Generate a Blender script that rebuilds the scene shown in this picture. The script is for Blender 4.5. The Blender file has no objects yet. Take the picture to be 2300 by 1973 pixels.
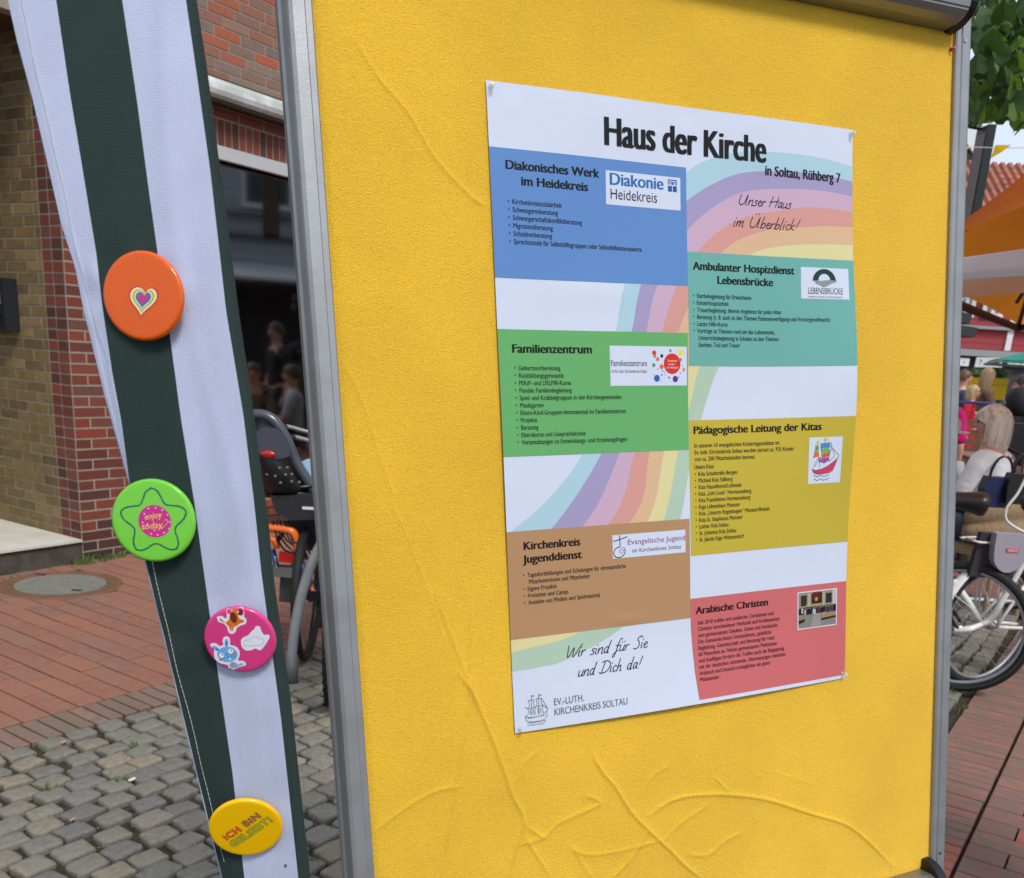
import bpy, bmesh, math, random
import numpy as np
from mathutils import Vector, Matrix
random.seed(7); rng = np.random.default_rng(7)
S = bpy.context.scene
COL = S.collection
R = math.radians

# ------------------------------------------------------------------ camera
FPX, PX0, PY0, CAMH = 2080.0, 1150.0, 1390.0, 1.55
pit, rol = R(15.8), R(3.65)
_d = np.array([-math.sin(rol)*math.cos(pit), math.cos(rol)*math.cos(pit), math.sin(pit)])
_f = np.array([0, 0, 1.0]) - _d*_d[2]; _f /= np.linalg.norm(_f)
_r = np.cross(_d, _f)
CM = np.array([_r, _f, -_d]); CP = np.array([0, 0, CAMH])
cam = bpy.data.cameras.new('camera'); cob = bpy.data.objects.new('camera', cam); COL.objects.link(cob)
mw = Matrix.Identity(4)
for i in range(3):
    mw[i][0] = CM[i, 0]; mw[i][1] = -CM[i, 1]; mw[i][2] = -CM[i, 2]; mw[i][3] = CP[i]
cob.matrix_world = mw
cam.sensor_fit = 'HORIZONTAL'; cam.sensor_width = 36; cam.lens = FPX/2300*36
cam.shift_y = (PY0-986.5)/2300; cam.clip_start = 0.05; cam.clip_end = 500
cam.dof.use_dof = True; cam.dof.focus_distance = 1.12; cam.dof.aperture_fstop = 14.5
S.camera = cob
S.render.engine = 'CYCLES'
S.view_settings.view_transform = 'Standard'; S.view_settings.look = 'None'
S.view_settings.exposure = 0.42; S.view_settings.gamma = 1
# ------------------------------------------------------------------ light
SUN_EL, SUN_AZ = R(52), R(150)       # azimuth clockwise from +Y
W = bpy.data.worlds.new('World'); S.world = W; W.use_nodes = True
nt = W.node_tree; nt.nodes.clear()
out = nt.nodes.new('ShaderNodeOutputWorld'); bg = nt.nodes.new('ShaderNodeBackground')
sky = nt.nodes.new('ShaderNodeTexSky'); sky.sky_type = 'NISHITA'; sky.sun_disc = False
sky.sun_elevation = SUN_EL; sky.sun_rotation = SUN_AZ; sky.dust_density = 2.0
tc = nt.nodes.new('ShaderNodeTexCoord'); nz = nt.nodes.new('ShaderNodeTexNoise')
nz.inputs['Scale'].default_value = 1.6; nz.inputs['Detail'].default_value = 5
nt.links.new(tc.outputs['Generated'], nz.inputs['Vector'])
rp = nt.nodes.new('ShaderNodeValToRGB'); rp.color_ramp.elements[0].position = .3; rp.color_ramp.elements[1].position = .7
rp.color_ramp.elements[0].color = (.62, .62, .62, 1); rp.color_ramp.elements[1].color = (.92, .92, .92, 1)
nt.links.new(nz.outputs['Fac'], rp.inputs['Fac'])
mx = nt.nodes.new('ShaderNodeMixRGB'); nt.links.new(rp.outputs['Color'], mx.inputs['Fac'])
nt.links.new(sky.outputs['Color'], mx.inputs['Color1']); mx.inputs['Color2'].default_value = (7.4, 8.4, 9.8, 1)
nt.links.new(mx.outputs['Color'], bg.inputs['Color']); bg.inputs['Strength'].default_value = 0.085
nt.links.new(bg.outputs['Background'], out.inputs['Surface'])
sl = bpy.data.lights.new('sun', 'SUN'); sl.energy = 2.0; sl.angle = R(14); sl.color = (1, .96, .9)
so = bpy.data.objects.new('sun', sl); COL.objects.link(so)
sd = Vector((math.sin(SUN_AZ)*math.cos(SUN_EL), math.cos(SUN_AZ)*math.cos(SUN_EL), math.sin(SUN_EL)))
so.rotation_euler = sd.to_track_quat('Z', 'Y').to_euler()

# ------------------------------------------------------------------ measuring helpers (photo sightings -> real points)
def ray(x, y): return CM @ np.array([(x-PX0)/FPX, (y-PY0)/FPX, 1.0])
def on_z(x, y, z=0.0):
    v = ray(x, y); return CP + v*((z-CAMH)/v[2])
def at_y(x, y, D):
    v = ray(x, y); return CP + v*(D/v[1])
def at_d(x, y, D): return CP + ray(x, y)*D
def on_pl(x, y, P, n):
    v = ray(x, y); return CP + v*(np.dot(P-CP, n)/np.dot(v, n))
def project(P):
    q = CM.T @ (np.array(P)-CP)
    return (PX0+FPX*q[0]/q[2], PY0+FPX*q[1]/q[2], q[2]) if q[2] > .01 else (-9e9, 0, q[2])

# ------------------------------------------------------------------ objects
def s2l(c): return tuple(((v/255)/12.92 if v/255 <= .04045 else ((v/255+.055)/1.055)**2.4) for v in c)
def link(o, parent=None):
    COL.objects.link(o)
    if parent is not None: o.parent = parent
    return o
def tag(o, label=None, cat=None, group=None, kind=None):
    if label: o['label'] = label
    if cat: o['category'] = cat
    if group: o['group'] = group
    if kind: o['kind'] = kind
    return o
def empty(name, loc, label, cat, group=None, rz=0):
    o = bpy.data.objects.new(name, None); COL.objects.link(o); o.location = [float(v) for v in loc]; o.rotation_euler = (0, 0, rz)
    o.empty_display_size = .1
    return tag(o, label, cat, group)
class MB:
    def __init__(s): s.v = []; s.f = []; s.m = []
    def add(s, vs, fs, mi=0):
        n = len(s.v); s.v += [tuple(map(float, p)) for p in vs]; s.f += [tuple(i+n for i in f) for f in fs]; s.m += [mi]*len(fs); return s
    def box(s, c, sz, ax=None, mi=0):
        c = np.array(c, float); h = np.array(sz, float)/2
        A = np.eye(3) if ax is None else np.array([np.array(a, float)/np.linalg.norm(a) for a in ax])
        vs = [c+A[0]*h[0]*i+A[1]*h[1]*j+A[2]*h[2]*k for i in (-1, 1) for j in (-1, 1) for k in (-1, 1)]
        fs = [(0, 1, 3, 2), (4, 6, 7, 5), (0, 4, 5, 1), (2, 3, 7, 6), (0, 2, 6, 4), (1, 5, 7, 3)]
        if np.dot(np.cross(A[0], A[1]), A[2]) < 0: fs = [f[::-1] for f in fs]
        return s.add(vs, fs, mi)
    def tube(s, pts, r, n=8, closed=False, caps=True, mi=0):
        P = [np.array(p, float) for p in pts]; m = len(P); rr = r if hasattr(r, '__len__') else [r]*m
        vs = []; up = None
        for i in range(m):
            t = (P[(i+1) % m]-P[i-1]) if closed else (P[min(i+1, m-1)]-P[max(i-1, 0)])
            t = t/(np.linalg.norm(t)+1e-12)
            if up is None: up = np.cross(t, [0, 0, 1.0]) if abs(t[2]) < .9 else np.cross(t, [1.0, 0, 0])
            up = up-t*np.dot(up, t); up /= np.linalg.norm(up)+1e-12; w = np.cross(t, up)
            for k in range(n):
                a = 2*math.pi*k/n; vs.append(P[i]+(up*math.cos(a)+w*math.sin(a))*rr[i])
        fs = []
        for i in range(m if closed else m-1):
            j = (i+1) % m
            for k in range(n): fs.append((i*n+k, i*n+(k+1) % n, j*n+(k+1) % n, j*n+k))
        if caps and not closed: fs += [tuple(range(n))[::-1], tuple((m-1)*n+k for k in range(n))]
        return s.add(vs, fs, mi)
    def lathe(s, prof, c=(0, 0, 0), ax=None, n=24, mi=0):
        A = np.eye(3) if ax is None else np.array(ax, float); c = np.array(c, float); vs = []; m = len(prof)
        for r, z in prof:
            for k in range(n):
                a = 2*math.pi*k/n; vs.append(c+A[0]*r*math.cos(a)+A[1]*r*math.sin(a)+A[2]*z)
        fs = [(i*n+k, i*n+(k+1) % n, (i+1)*n+(k+1) % n, (i+1)*n+k) for i in range(m-1) for k in range(n)]
        return s.add(vs, fs, mi)
    def torus(s, c, R_, r, u, w, n=40, k=10, mi=0):
        c = np.array(c, float); u = np.array(u, float); w = np.array(w, float)
        return s.tube([c+(u*math.cos(2*math.pi*i/n)+w*math.sin(2*math.pi*i/n))*R_ for i in range(n)], r, k, closed=True, mi=mi)
    def sphere(s, c, r, n=12, m=8, mi=0):
        c = np.array(c, float); r = np.array(r if hasattr(r, '__len__') else (r, r, r), float); vs = []
        for i in range(m+1):
            a = math.pi*i/m
            for k in range(n):
                b = 2*math.pi*k/n; vs.append(c+r*np.array([math.sin(a)*math.cos(b), math.sin(a)*math.sin(b), math.cos(a)]))
        return s.add(vs, [(i*n+k, (i+1)*n+k, (i+1)*n+(k+1) % n, i*n+(k+1) % n) for i in range(m) for k in range(n)], mi)
    def prism(s, poly, h, mi=0):      # poly: 3D points in order, h: offset vector
        P = [np.array(p, float) for p in poly]; n = len(P); h = np.array(h, float)
        return s.add(P+[p+h for p in P], [tuple(range(n))[::-1], tuple(range(n, 2*n))]+[(i, (i+1) % n, n+(i+1) % n, n+i) for i in range(n)], mi)
    def mesh(s, name, mats, smooth=False):
        me = bpy.data.meshes.new(name); me.from_pydata(s.v, [], s.f)
        for m in (mats if isinstance(mats, (list, tuple)) else [mats]): me.materials.append(m)
        if any(s.m): me.polygons.foreach_set('material_index', s.m)
        if smooth: me.polygons.foreach_set('use_smooth', [True]*len(me.polygons))
        me.update(); return me
    def build(s, name, mats, parent=None, smooth=False):
        o = bpy.data.objects.new(name, s.mesh(name, mats, smooth)); link(o, parent)
        return o
def local(P, root):               # world point into an unrotated root's frame
    return np.array(P)-np.array(root.location)

# ------------------------------------------------------------------ materials
MATS = {}
def mat(name, col, rough=.6, var=0.0, vs=8, bump=0, bs=60, metal=0, rnd=None, coat=0, spec=.5, col2=None, isl=False, bdist=.002, det=4, alpha=None, sheen=0):
    if name in MATS: return MATS[name]
    m = bpy.data.materials.new(name); m.use_nodes = True; t = m.node_tree; b = t.nodes['Principled BSDF']
    b.inputs['Roughness'].default_value = rough; b.inputs['Metallic'].default_value = metal
    b.inputs['Specular IOR Level'].default_value = spec; b.inputs['Coat Weight'].default_value = coat
    b.inputs['Coat Roughness'].default_value = .06
    if sheen: b.inputs['Sheen Weight'].default_value = sheen
    N = t.nodes.new; L = t.links.new
    tcn = N('ShaderNodeTexCoord'); oi = N('ShaderNodeObjectInfo')
    vec = N('ShaderNodeVectorMath'); vec.operation = 'ADD'; L(tcn.outputs['Object'], vec.inputs[0])
    sc = N('ShaderNodeVectorMath'); sc.operation = 'SCALE'; sc.inputs['Scale'].default_value = 37
    cmb = N('ShaderNodeCombineXYZ'); L(oi.outputs['Random'], cmb.inputs[0]); L(oi.outputs['Random'], cmb.inputs[1]); L(cmb.outputs[0], sc.inputs[0])
    L(sc.outputs['Vector'], vec.inputs[1])
    base = None
    if rnd:
        r = N('ShaderNodeValToRGB'); r.color_ramp.interpolation = 'LINEAR'
        els = r.color_ramp.elements
        while len(els) < len(rnd): els.new(.5)
        for i, c in enumerate(rnd): els[i].position = i/(len(rnd)-1); els[i].color = (*s2l(c), 1)
        if isl:
            g = N('ShaderNodeNewGeometry'); L(g.outputs['Random Per Island'], r.inputs['Fac'])
        else: L(oi.outputs['Random'], r.inputs['Fac'])
        base = r.outputs['Color']
    else:
        rgb = N('ShaderNodeRGB'); rgb.outputs[0].default_value = (*s2l(col), 1); base = rgb.outputs[0]
    if var or col2:
        n = N('ShaderNodeTexNoise'); n.inputs['Scale'].default_value = vs; n.inputs['Detail'].default_value = det; n.inputs['Roughness'].default_value = .6
        L(vec.outputs['Vector'], n.inputs['Vector'])
        if col2:
            rr = N('ShaderNodeValToRGB'); rr.color_ramp.elements[0].position = .42; rr.color_ramp.elements[1].position = .62
            L(n.outputs['Fac'], rr.inputs['Fac']); mm = N('ShaderNodeMixRGB'); L(rr.outputs['Color'], mm.inputs['Fac']); L(base, mm.inputs['Color1'])
            mm.inputs['Color2'].default_value = (*s2l(col2), 1); base = mm.outputs['Color']
        if var:
            mr = N('ShaderNodeMapRange'); mr.inputs['From Min'].default_value = .25; mr.inputs['From Max'].default_value = .75
            mr.inputs['To Min'].default_value = 1-var; mr.inputs['To Max'].default_value = 1+var; L(n.outputs['Fac'], mr.inputs['Value'])
            ml = N('ShaderNodeVectorMath'); ml.operation = 'SCALE'; L(base, ml.inputs[0]); L(mr.outputs['Result'], ml.inputs['Scale']); base = ml.outputs['Vector']
    L(base, b.inputs['Base Color'])
    if bump:
        n2 = N('ShaderNodeTexNoise'); n2.inputs['Scale'].default_value = bs; n2.inputs['Detail'].default_value = 5; n2.inputs['Roughness'].default_value = .65
        L(vec.outputs['Vector'], n2.inputs['Vector']); bp = N('ShaderNodeBump'); bp.inputs['Strength'].default_value = bump; bp.inputs['Distance'].default_value = bdist
        L(n2.outputs['Fac'], bp.inputs['Height']); L(bp.outputs['Normal'], b.inputs['Normal'])
    if alpha is not None: b.inputs['Alpha'].default_value = alpha
    MATS[name] = m; return m
def glass_pane(name, tint, refl):
    m = bpy.data.materials.new(name); m.use_nodes = True; t = m.node_tree; t.nodes.clear()
    o = t.nodes.new('ShaderNodeOutputMaterial'); a = t.nodes.new('ShaderNodeBsdfTransparent'); g = t.nodes.new('ShaderNodeBsdfGlossy')
    a.inputs['Color'].default_value = (*tint, 1); g.inputs['Roughness'].default_value = .045; g.inputs['Color'].default_value = (.95, .98, 1, 1)
    x = t.nodes.new('ShaderNodeMixShader'); lw = t.nodes.new('ShaderNodeFresnel'); lw.inputs['IOR'].default_value = refl
    t.links.new(lw.outputs[0], x.inputs['Fac']); t.links.new(a.outputs[0], x.inputs[1]); t.links.new(g.outputs[0], x.inputs[2]); t.links.new(x.outputs[0], o.inputs['Surface'])
    return m
# ------------------------------------------------------------------ placing parts
WL = {}
def wloc(o): return WL.get(o.name, np.array(o.location)) if o is not None else np.zeros(3)
def put(mb, name, mats, parent=None, smooth=False, c=None):
    """mesh given in world coordinates; origin moved to its own middle"""
    V = np.array(mb.v); c = (V.min(0)+V.max(0))/2 if c is None else np.array(c, float)
    mb.v = [tuple(p) for p in V-c]
    o = mb.build(name, mats, parent, smooth); o.location = c-wloc(parent); WL[o.name] = c; return o
def group_root(name, loc, label, cat, group=None):
    e = empty(name, loc, label, cat, group); WL[e.name] = np.array(loc, float); return e
def top(mb, name, mats, label, cat, group=None, smooth=False, kind=None):
    return tag(put(mb, name, mats, None, smooth), label, cat, group, kind)
def shared(name, me, loc, parent=None, rz=0.0, sc=None, rot=None):
    o = bpy.data.objects.new(name, me); link(o, parent); o.location = np.array(loc, float)-wloc(parent)
    o.rotation_euler = rot if rot is not None else (0, 0, rz)
    if sc is not None: o.scale = sc
    WL[o.name] = np.array(loc, float); return o
def bez(P, n=8):                    # catmull-rom through points
    P = [np.array(p, float) for p in P]; Q = [2*P[0]-P[1]]+P+[2*P[-1]-P[-2]]; o = []
    for i in range(1, len(Q)-2):
        for k in range(n):
            t = k/n; a, b, c, d = Q[i-1], Q[i], Q[i+1], Q[i+2]
            o.append(.5*((2*b)+(c-a)*t+(2*a-5*b+4*c-d)*t*t+(3*b-a-3*c+d)*t**3))
    return o+[P[-1]]
# ------------------------------------------------------------------ the pinboard's own frame (mm)
BO = np.array([-0.0760228, 1.2917615, 1.8774097]); BU = np.array([0.9039812, 0.4248181, 0.0484516]); BV = np.array([0.1063687, -0.1136828, -0.9878066])
BU /= np.linalg.norm(BU); BV -= BU*np.dot(BU, BV); BV /= np.linalg.norm(BV); BN = -np.cross(BU, BV)
def BP(a, b, k=0.0): return BO+BU*(a/1000)+BV*(b/1000)+BN*(k/1000)
def b_px(x, y):
    P = on_pl(x, y, BO, BN)-BO; return np.array([P@BU, P@BV])*1000

# ================================================================== MATERIALS used in several places
red_brick = mat('red_clinker_brick', None, .8, .12, 30, .5, 90, rnd=[(88, 44, 34), (124, 62, 46), (70, 44, 40), (132, 58, 40), (102, 66, 56)])
taupe_brick = mat('mixed_clinker_brick', None, .8, .12, 30, .5, 90, rnd=[(128, 104, 92), (142, 96, 76), (176, 84, 50), (122, 102, 100), (140, 118, 98), (150, 84, 60)])
dark_brick = mat('dark_clinker_brick', None, .75, .15, 30, .5, 90, rnd=[(70, 44, 38), (54, 40, 40), (84, 50, 42)])
yellow_brick = mat('yellow_clinker_brick', None, .75, .28, 14, .5, 90, rnd=[(116, 96, 62), (136, 114, 74), (96, 78, 50), (126, 102, 62), (108, 90, 56)])
mortar = mat('grey_mortar', (150, 140, 124), .95, .12, 20, .6, 120)
white_paint = mat('white_paint', (225, 226, 228), .45, .04, 6)
black_pl = mat('black_plastic', (14, 14, 17), .38, .1, 20)
black_rub = mat('black_rubber', (20, 20, 21), .75, .15, 30, .3, 200)
steel = mat('galvanised_steel', (150, 156, 160), .45, .12, 30, metal=.45)
chrome = mat('bright_steel', (190, 192, 195), .2, metal=1)
alu = mat('silver_anodised_aluminium', (158, 160, 162), .45, .06, 14, .1, 300, metal=.6, col2=(146, 147, 148))
alu_dark = mat('grey_aluminium_rail', (150, 150, 150), .46, .05, 50, .08, 400, metal=.8)
# ================================================================== PINBOARD
def build_board():
    root = group_root('pinboard', [*(BP(290, 1300)[:2]), 0], 'yellow felt pinboard in a grey aluminium frame, standing in the middle of the picture', 'pinboard')
    ridges = [[(370, 20), (415, 90), (465, 200), (520, 340), (560, 460), (598, 540), (575, 640), (540, 754)], [(415, 20), (410, 90), (385, 250), (365, 400), (340, 540), (310, 690)],
              [(60, 590), (180, 500), (290, 440), (375, 425)], [(598, 555), (670, 605), (720, 560), (850, 500), (870, 480), (820, 455)], [(585, 635), (680, 608)],
              [(845, 310), (880, 370), (930, 430), (980, 510), (1040, 575), (1120, 650), (1180, 710), (1235, 754)], [(1045, 575), (1015, 640), (970, 700), (915, 754)],
              [(1050, 530), (1120, 480), (1200, 458), (1340, 455), (1480, 475), (1620, 520), (1750, 560), (1830, 620), (1920, 710)], [(1280, 390), (1340, 450)],
              [(770, 645), (830, 670), (950, 655), (1080, 620)], [(1100, 620), (1160, 560), (1260, 490)], [(1190, 670), (1260, 670), (1320, 620), (1380, 590)],
              [(1030, 440), (1060, 390), (1120, 350)], [(590, 400), (605, 340), (650, 300)], [(600, 600), (640, 660), (690, 740)], [(780, 650), (810, 700), (840, 750)]]
    amp = [1.4, 1.1, .9, 1, .9, 1.5, 1.3, 1.5, .7, .9, .9, .9, .8, .8, .9, .8]
    ridges = [[(800+x/1.594, 1500+y/1.594) for x, y in r] for r in ridges]
    k = 1/.9009
    for pl, a in (([(715, 75), (760, 150), (830, 235), (880, 320), (950, 395), (985, 420)], .75), ([(700, 740), (740, 830), (770, 930), (800, 1010)], .5), ([(880, 1200), (945, 1370), (965, 1420)], .8),
                  ([(955, 1220), (950, 1400)], .7), ([(690, 170), (705, 260), (700, 330)], .35), ([(1560, 1560), (1650, 1590)], .3), ([(1800, 350), (1830, 470)], .25), ([(790, 1010), (850, 1150), (900, 1300)], .45)):
        ridges.append([(x*k, y*k) for x, y in pl]); amp.append(a)
    NX, NY = 420, 570
    us = np.linspace(-214, 803, NX); vs = np.linspace(-168, 1222, NY); U, V = np.meshgrid(us, vs); H = np.zeros_like(U)
    for rdg, a in zip(ridges, amp):
        pts = bez([b_px(*p) for p in rdg], 6); D = np.full(U.shape, 1e9); T = np.zeros_like(U)
        for i in range(len(pts)-1):
            p, q = pts[i], pts[i+1]; d = q-p; L2 = d@d+1e-9; t = np.clip(((U-p[0])*d[0]+(V-p[1])*d[1])/L2, 0, 1)
            dd = np.hypot(U-p[0]-t*d[0], V-p[1]-t*d[1]); m = dd < D; D[m] = dd[m]; T[m] = ((i+t)/(len(pts)-1))[m]
        H += a*1.75*np.exp(-(D/1.8)**2)*np.clip(np.minimum(T, 1-T)*9+.25, 0, 1)
        H += a*.4*np.exp(-(D/8)**2)
    H += .5*np.sin(U/140+1)*np.sin(V/190)
    for x, y, h_ in ((2040, 190, .9), (2052, 165, .7), (1905, 172, .8), (2125, 185, .7), (1620, 520, .0), (2115, 1480, .8), (1998, 1235, .5), (870, 1546, -1.0), (1980, 900, .5), (2030, 740, .5), (860, 420, .4), (1000, 150, .4), (2078, 640, .6)):
        q = b_px(x, y); H += h_*np.exp(-(((U-q[0])/3.2)**2+((V-q[1])/2.6)**2))
    e = np.minimum(np.minimum(U+214, 803-U), np.minimum(V+168, 1222-V)); H -= 3*np.exp(-(e/7.0)**2)
    P = BO+BU*(U[..., None]/1000)+BV*(V[..., None]/1000)+BN*(H[..., None]/1000)
    mb = MB(); mb.v = [tuple(p) for p in P.reshape(-1, 3)]
    mb.f = [(j*NX+i, (j+1)*NX+i, (j+1)*NX+i+1, j*NX+i+1) for j in range(NY-1) for i in range(NX-1)]; mb.m = [0]*len(mb.f)
    felt = mat('yellow_felt', (246, 194, 44), .95, .20, 620, 1.0, 700, sheen=.1, bdist=.0022)
    t = felt.node_tree; b = t.nodes['Principled BSDF']; src = b.inputs['Base Color'].links[0].from_socket; n_ = t.nodes.new('ShaderNodeTexNoise'); n_.inputs['Scale'].default_value = 4.5; n_.inputs['Detail'].default_value = 6
    tcn = t.nodes.new('ShaderNodeTexCoord'); t.links.new(tcn.outputs['Object'], n_.inputs['Vector']); mr = t.nodes.new('ShaderNodeMapRange'); mr.inputs['From Min'].default_value = .3; mr.inputs['From Max'].default_value = .7; mr.inputs['To Min'].default_value = .9; mr.inputs['To Max'].default_value = 1.07
    t.links.new(n_.outputs['Fac'], mr.inputs['Value']); ml = t.nodes.new('ShaderNodeVectorMath'); ml.operation = 'SCALE'; t.links.new(src, ml.inputs[0]); t.links.new(mr.outputs['Result'], ml.inputs['Scale']); t.links.new(ml.outputs['Vector'], b.inputs['Base Color'])
    v_ = t.nodes.new('ShaderNodeTexNoise'); v_.inputs['Scale'].default_value = 290; v_.inputs['Detail'].default_value = 3; v_.inputs['Distortion'].default_value = 1.5; t.links.new(tcn.outputs['Object'], v_.inputs['Vector'])
    b2 = t.nodes.new('ShaderNodeBump'); b2.inputs['Strength'].default_value = .7; b2.inputs['Distance'].default_value = .0017; t.links.new(v_.outputs['Fac'], b2.inputs['Height']); t.links.new(b.inputs['Normal'].links[0].from_socket, b2.inputs['Normal']); t.links.new(b2.outputs['Normal'], b.inputs['Normal'])
    put(mb, 'felt_panel', felt, root, True)
    mb = MB(); mb.box(BP(294, 527, -9), (1.03, 1.40, .012), (BU, BV, BN)); put(mb, 'backing_board', alu_dark, root)
    # side rails: lipped profile (mm across, mm proud)
    prof = [(-212, -8), (-212, 3), (-214, 5), (-221, 5.5), (-222.5, 7.5), (-236, 8), (-240.5, 6), (-242, 2), (-245, -12), (-248, -16), (-248, -30), (-212, -30)]
    for side in (0, 1):
        mb = MB(); pr = prof if side == 0 else [(589-a, k_) for a, k_ in prof]; n = len(pr)
        v0, v1 = -250, 1300
        mb.v = [tuple(BP(a, v0, k_)) for a, k_ in pr]+[tuple(BP(a, v1, k_)) for a, k_ in pr]
        mb.f = [(i, (i+1) % n, n+(i+1) % n, n+i) for i in range(n)]+[tuple(range(n)), tuple(range(n, 2*n))]; mb.m = [0]*len(mb.f)
        put(mb, 'side_rail', alu, root)
    def rail(v0, sg, name):
        prof = [(0, -2), (1, 22), (5, 35), (12, 42), (14, 42.5), (16, 44.5), (28, 48), (42, 49), (58, 47), (72, 40), (82, 26), (86, 8), (86, -28), (0, -28)]
        mb = MB(); n = len(prof)
        for a in (-232, 781): mb.v += [tuple(BP(a, v0+sg*b, k_)) for b, k_ in prof]
        mb.f = [(i, (i+1) % n, n+(i+1) % n, n+i) for i in range(n)]+[tuple(range(n)), tuple(range(n, 2*n))]; mb.m = [0]*len(mb.f)
        put(mb, name, alu_dark, root)
        ex = 3 if sg < 0 else 20
        cp = [(43-(43+ex)*math.cos(t), 6+47*math.sin(t)) for t in np.linspace(0, math.pi, 18)]+[(43+43+ex, -28), (-ex, -28)]; n2 = len(cp)
        for a0, a1 in ((-246, -231), (780, 798)):
            mb = MB()
            for a, s in ((a0, .96), (a0+3, 1), (a1-3, 1), (a1, .96)): mb.v += [tuple(BP(a, v0+sg*(43+(b-43)*s), k_*s)) for b, k_ in cp]
            mb.f = [(r_*n2+i, r_*n2+(i+1) % n2, (r_+1)*n2+(i+1) % n2, (r_+1)*n2+i) for r_ in range(3) for i in range(n2)]+[tuple(range(n2)), tuple(range(3*n2, 4*n2))]; mb.m = [0]*len(mb.f)
            put(mb, 'end_cap', black_pl, root)
    for a, b in ((816, -150), (816, 1190), (-228, -150), (-228, 1190)):
        mb = MB(); mb.lathe([(0, .0008), (.0030, .0008), (.0036, 0)], BP(a, b, 8.05 if a > 0 else 8.05), (BU, -BV, BN), 12); put(mb, 'screw', chrome, root)
    rail(-162, -1, 'top_rail'); rail(1216, 1, 'bottom_rail')
    for a in (-231, 820):
        mb = MB(); p = BP(a, 1300, -14); q = np.array([p[0], p[1], .03]); mb.tube([p, q], .016, 10); mb.tube([q+[.02*0, -.28, 0], q+[0, .28, 0]], .018, 10)
        put(mb, 'leg', alu_dark, root)
    return root
board_root = build_board()

# ================================================================== POSTER (mm from its top left corner)
def lift(a, b):
    right = 17*max(0, (a-395)/199)**1.6*math.exp(-((b-365)/175)**2) if a > 395 else 0
    left = 3*max(0, (90-a)/90)**2*math.exp(-((b-430)/200)**2)
    bot = 7*max(0, (b-720)/121)**1.7*(math.sin(math.pi*min(max(a/594, 0), 1))**1) if b > 720 else 0
    wav = .9*math.sin(a/71+b/160)*math.sin(b/95+.6) + .5*math.sin(b/43+a/200)*math.sin(math.pi*min(max(a/594, 0), 1))
    tp = 1.6*math.exp(-((b-10)/60)**2)*(math.sin(math.pi*a/594*2)**2 if 0 < a < 594 else 0)
    dents = 0
    for (x, y, h, sx, sy) in ((205, 292, .9, 9, 18), (300, 30, 1.0, 22, 12), (185, 700, .9, 26, 7), (35, 28, .7, 10, 9), (150, 250, 1.0, 60, 16), (420, 60, .6, 12, 14)):
        dents += h*math.exp(-((a-x)/sx)**2-((b-y)/sy)**2)
    return 2.2+right+left+bot+wav+tp+dents
def PP(a, b, k=0.0): return BP(a, b, lift(a, b)+k)
poster = group_root('poster', BP(297, 420, 2), 'white and rainbow coloured paper poster headed Haus der Kirche, pinned to the yellow felt', 'poster')
def ink(name, c, rough=.5): return mat(name, tuple(int(v*(.93 if sum(c) > 250 else .6)) for v in c), rough, .0, spec=.22)
paper_m = mat('poster_paper', (198, 204, 221), .36, .015, 20, .12, 40, spec=.35)
def grid(poly4, k, nx=16, ny=16):   # bilinear patch
    A, B, C, D = [np.array(p, float) for p in poly4]; vs = []
    for j in range(ny+1):
        for i in range(nx+1):
            s, t = i/nx, j/ny; q = A*(1-s)*(1-t)+B*s*(1-t)+C*s*t+D*(1-s)*t; vs.append(PP(q[0], q[1], k))
    return vs, [(j*(nx+1)+i, (j+1)*(nx+1)+i, (j+1)*(nx+1)+i+1, j*(nx+1)+i+1) for j in range(ny) for i in range(nx)]
def rect(x0, y0, x1, y1, k, nx=16, ny=12): return grid([(x0, y0), (x1, y0), (x1, y1), (x0, y1)], k, nx, ny)
mb = MB(); mb.add(*rect(0, 0, 594, 841, 0, 90, 120)); pap = put(mb, 'paper', paper_m, poster, True)
mb = MB(); vs, fs = rect(0, 0, 594, 841, -.35, 30, 40); mb.add(vs, [f[::-1] for f in fs]); put(mb, 'paper_back', paper_m, poster, True)
def tri_fill(loops):                # 2D loops (list of lists) -> tris via bmesh fill
    bm = bmesh.new(); ed = []
    for lp in loops:
        v = [bm.verts.new((p[0], p[1], 0)) for p in lp]; ed += [bm.edges.new((v[i], v[(i+1) % len(v)])) for i in range(len(v))]
    bmesh.ops.triangle_fill(bm, edges=ed, use_beauty=True); bm.verts.index_update()
    r = [tuple(v.co[:2]) for v in bm.verts], [tuple(v.index for v in f.verts) for f in bm.faces]; bm.free(); return r
def orient(vs, fs, nrm):
    o = []
    for f in fs:
        a, b, c = [np.array(vs[i]) for i in f[:3]]; o.append(f if np.dot(np.cross(b-a, c-a), nrm) >= 0 else f[::-1])
    return o
def flat(name, polys, col, k, parent, M=PP, nrm=None, mt=None):
    mb = MB()
    for p in polys:
        v2, f2 = tri_fill([p]) if not isinstance(p[0][0], (list, tuple, np.ndarray)) else tri_fill(p)
        v3 = [M(a, b, k) for a, b in v2]; mb.add(v3, orient(v3, f2, BN if nrm is None else nrm))
    return put(mb, name, mt or ink('ink_'+name+'_%d_%d_%d' % tuple(int(c) for c in col), col), parent)
def circ(x, y, r, n=20, ry=None): return [(x+r*math.cos(2*math.pi*i/n), y+(ry or r)*math.sin(2*math.pi*i/n)) for i in range(n)]
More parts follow.
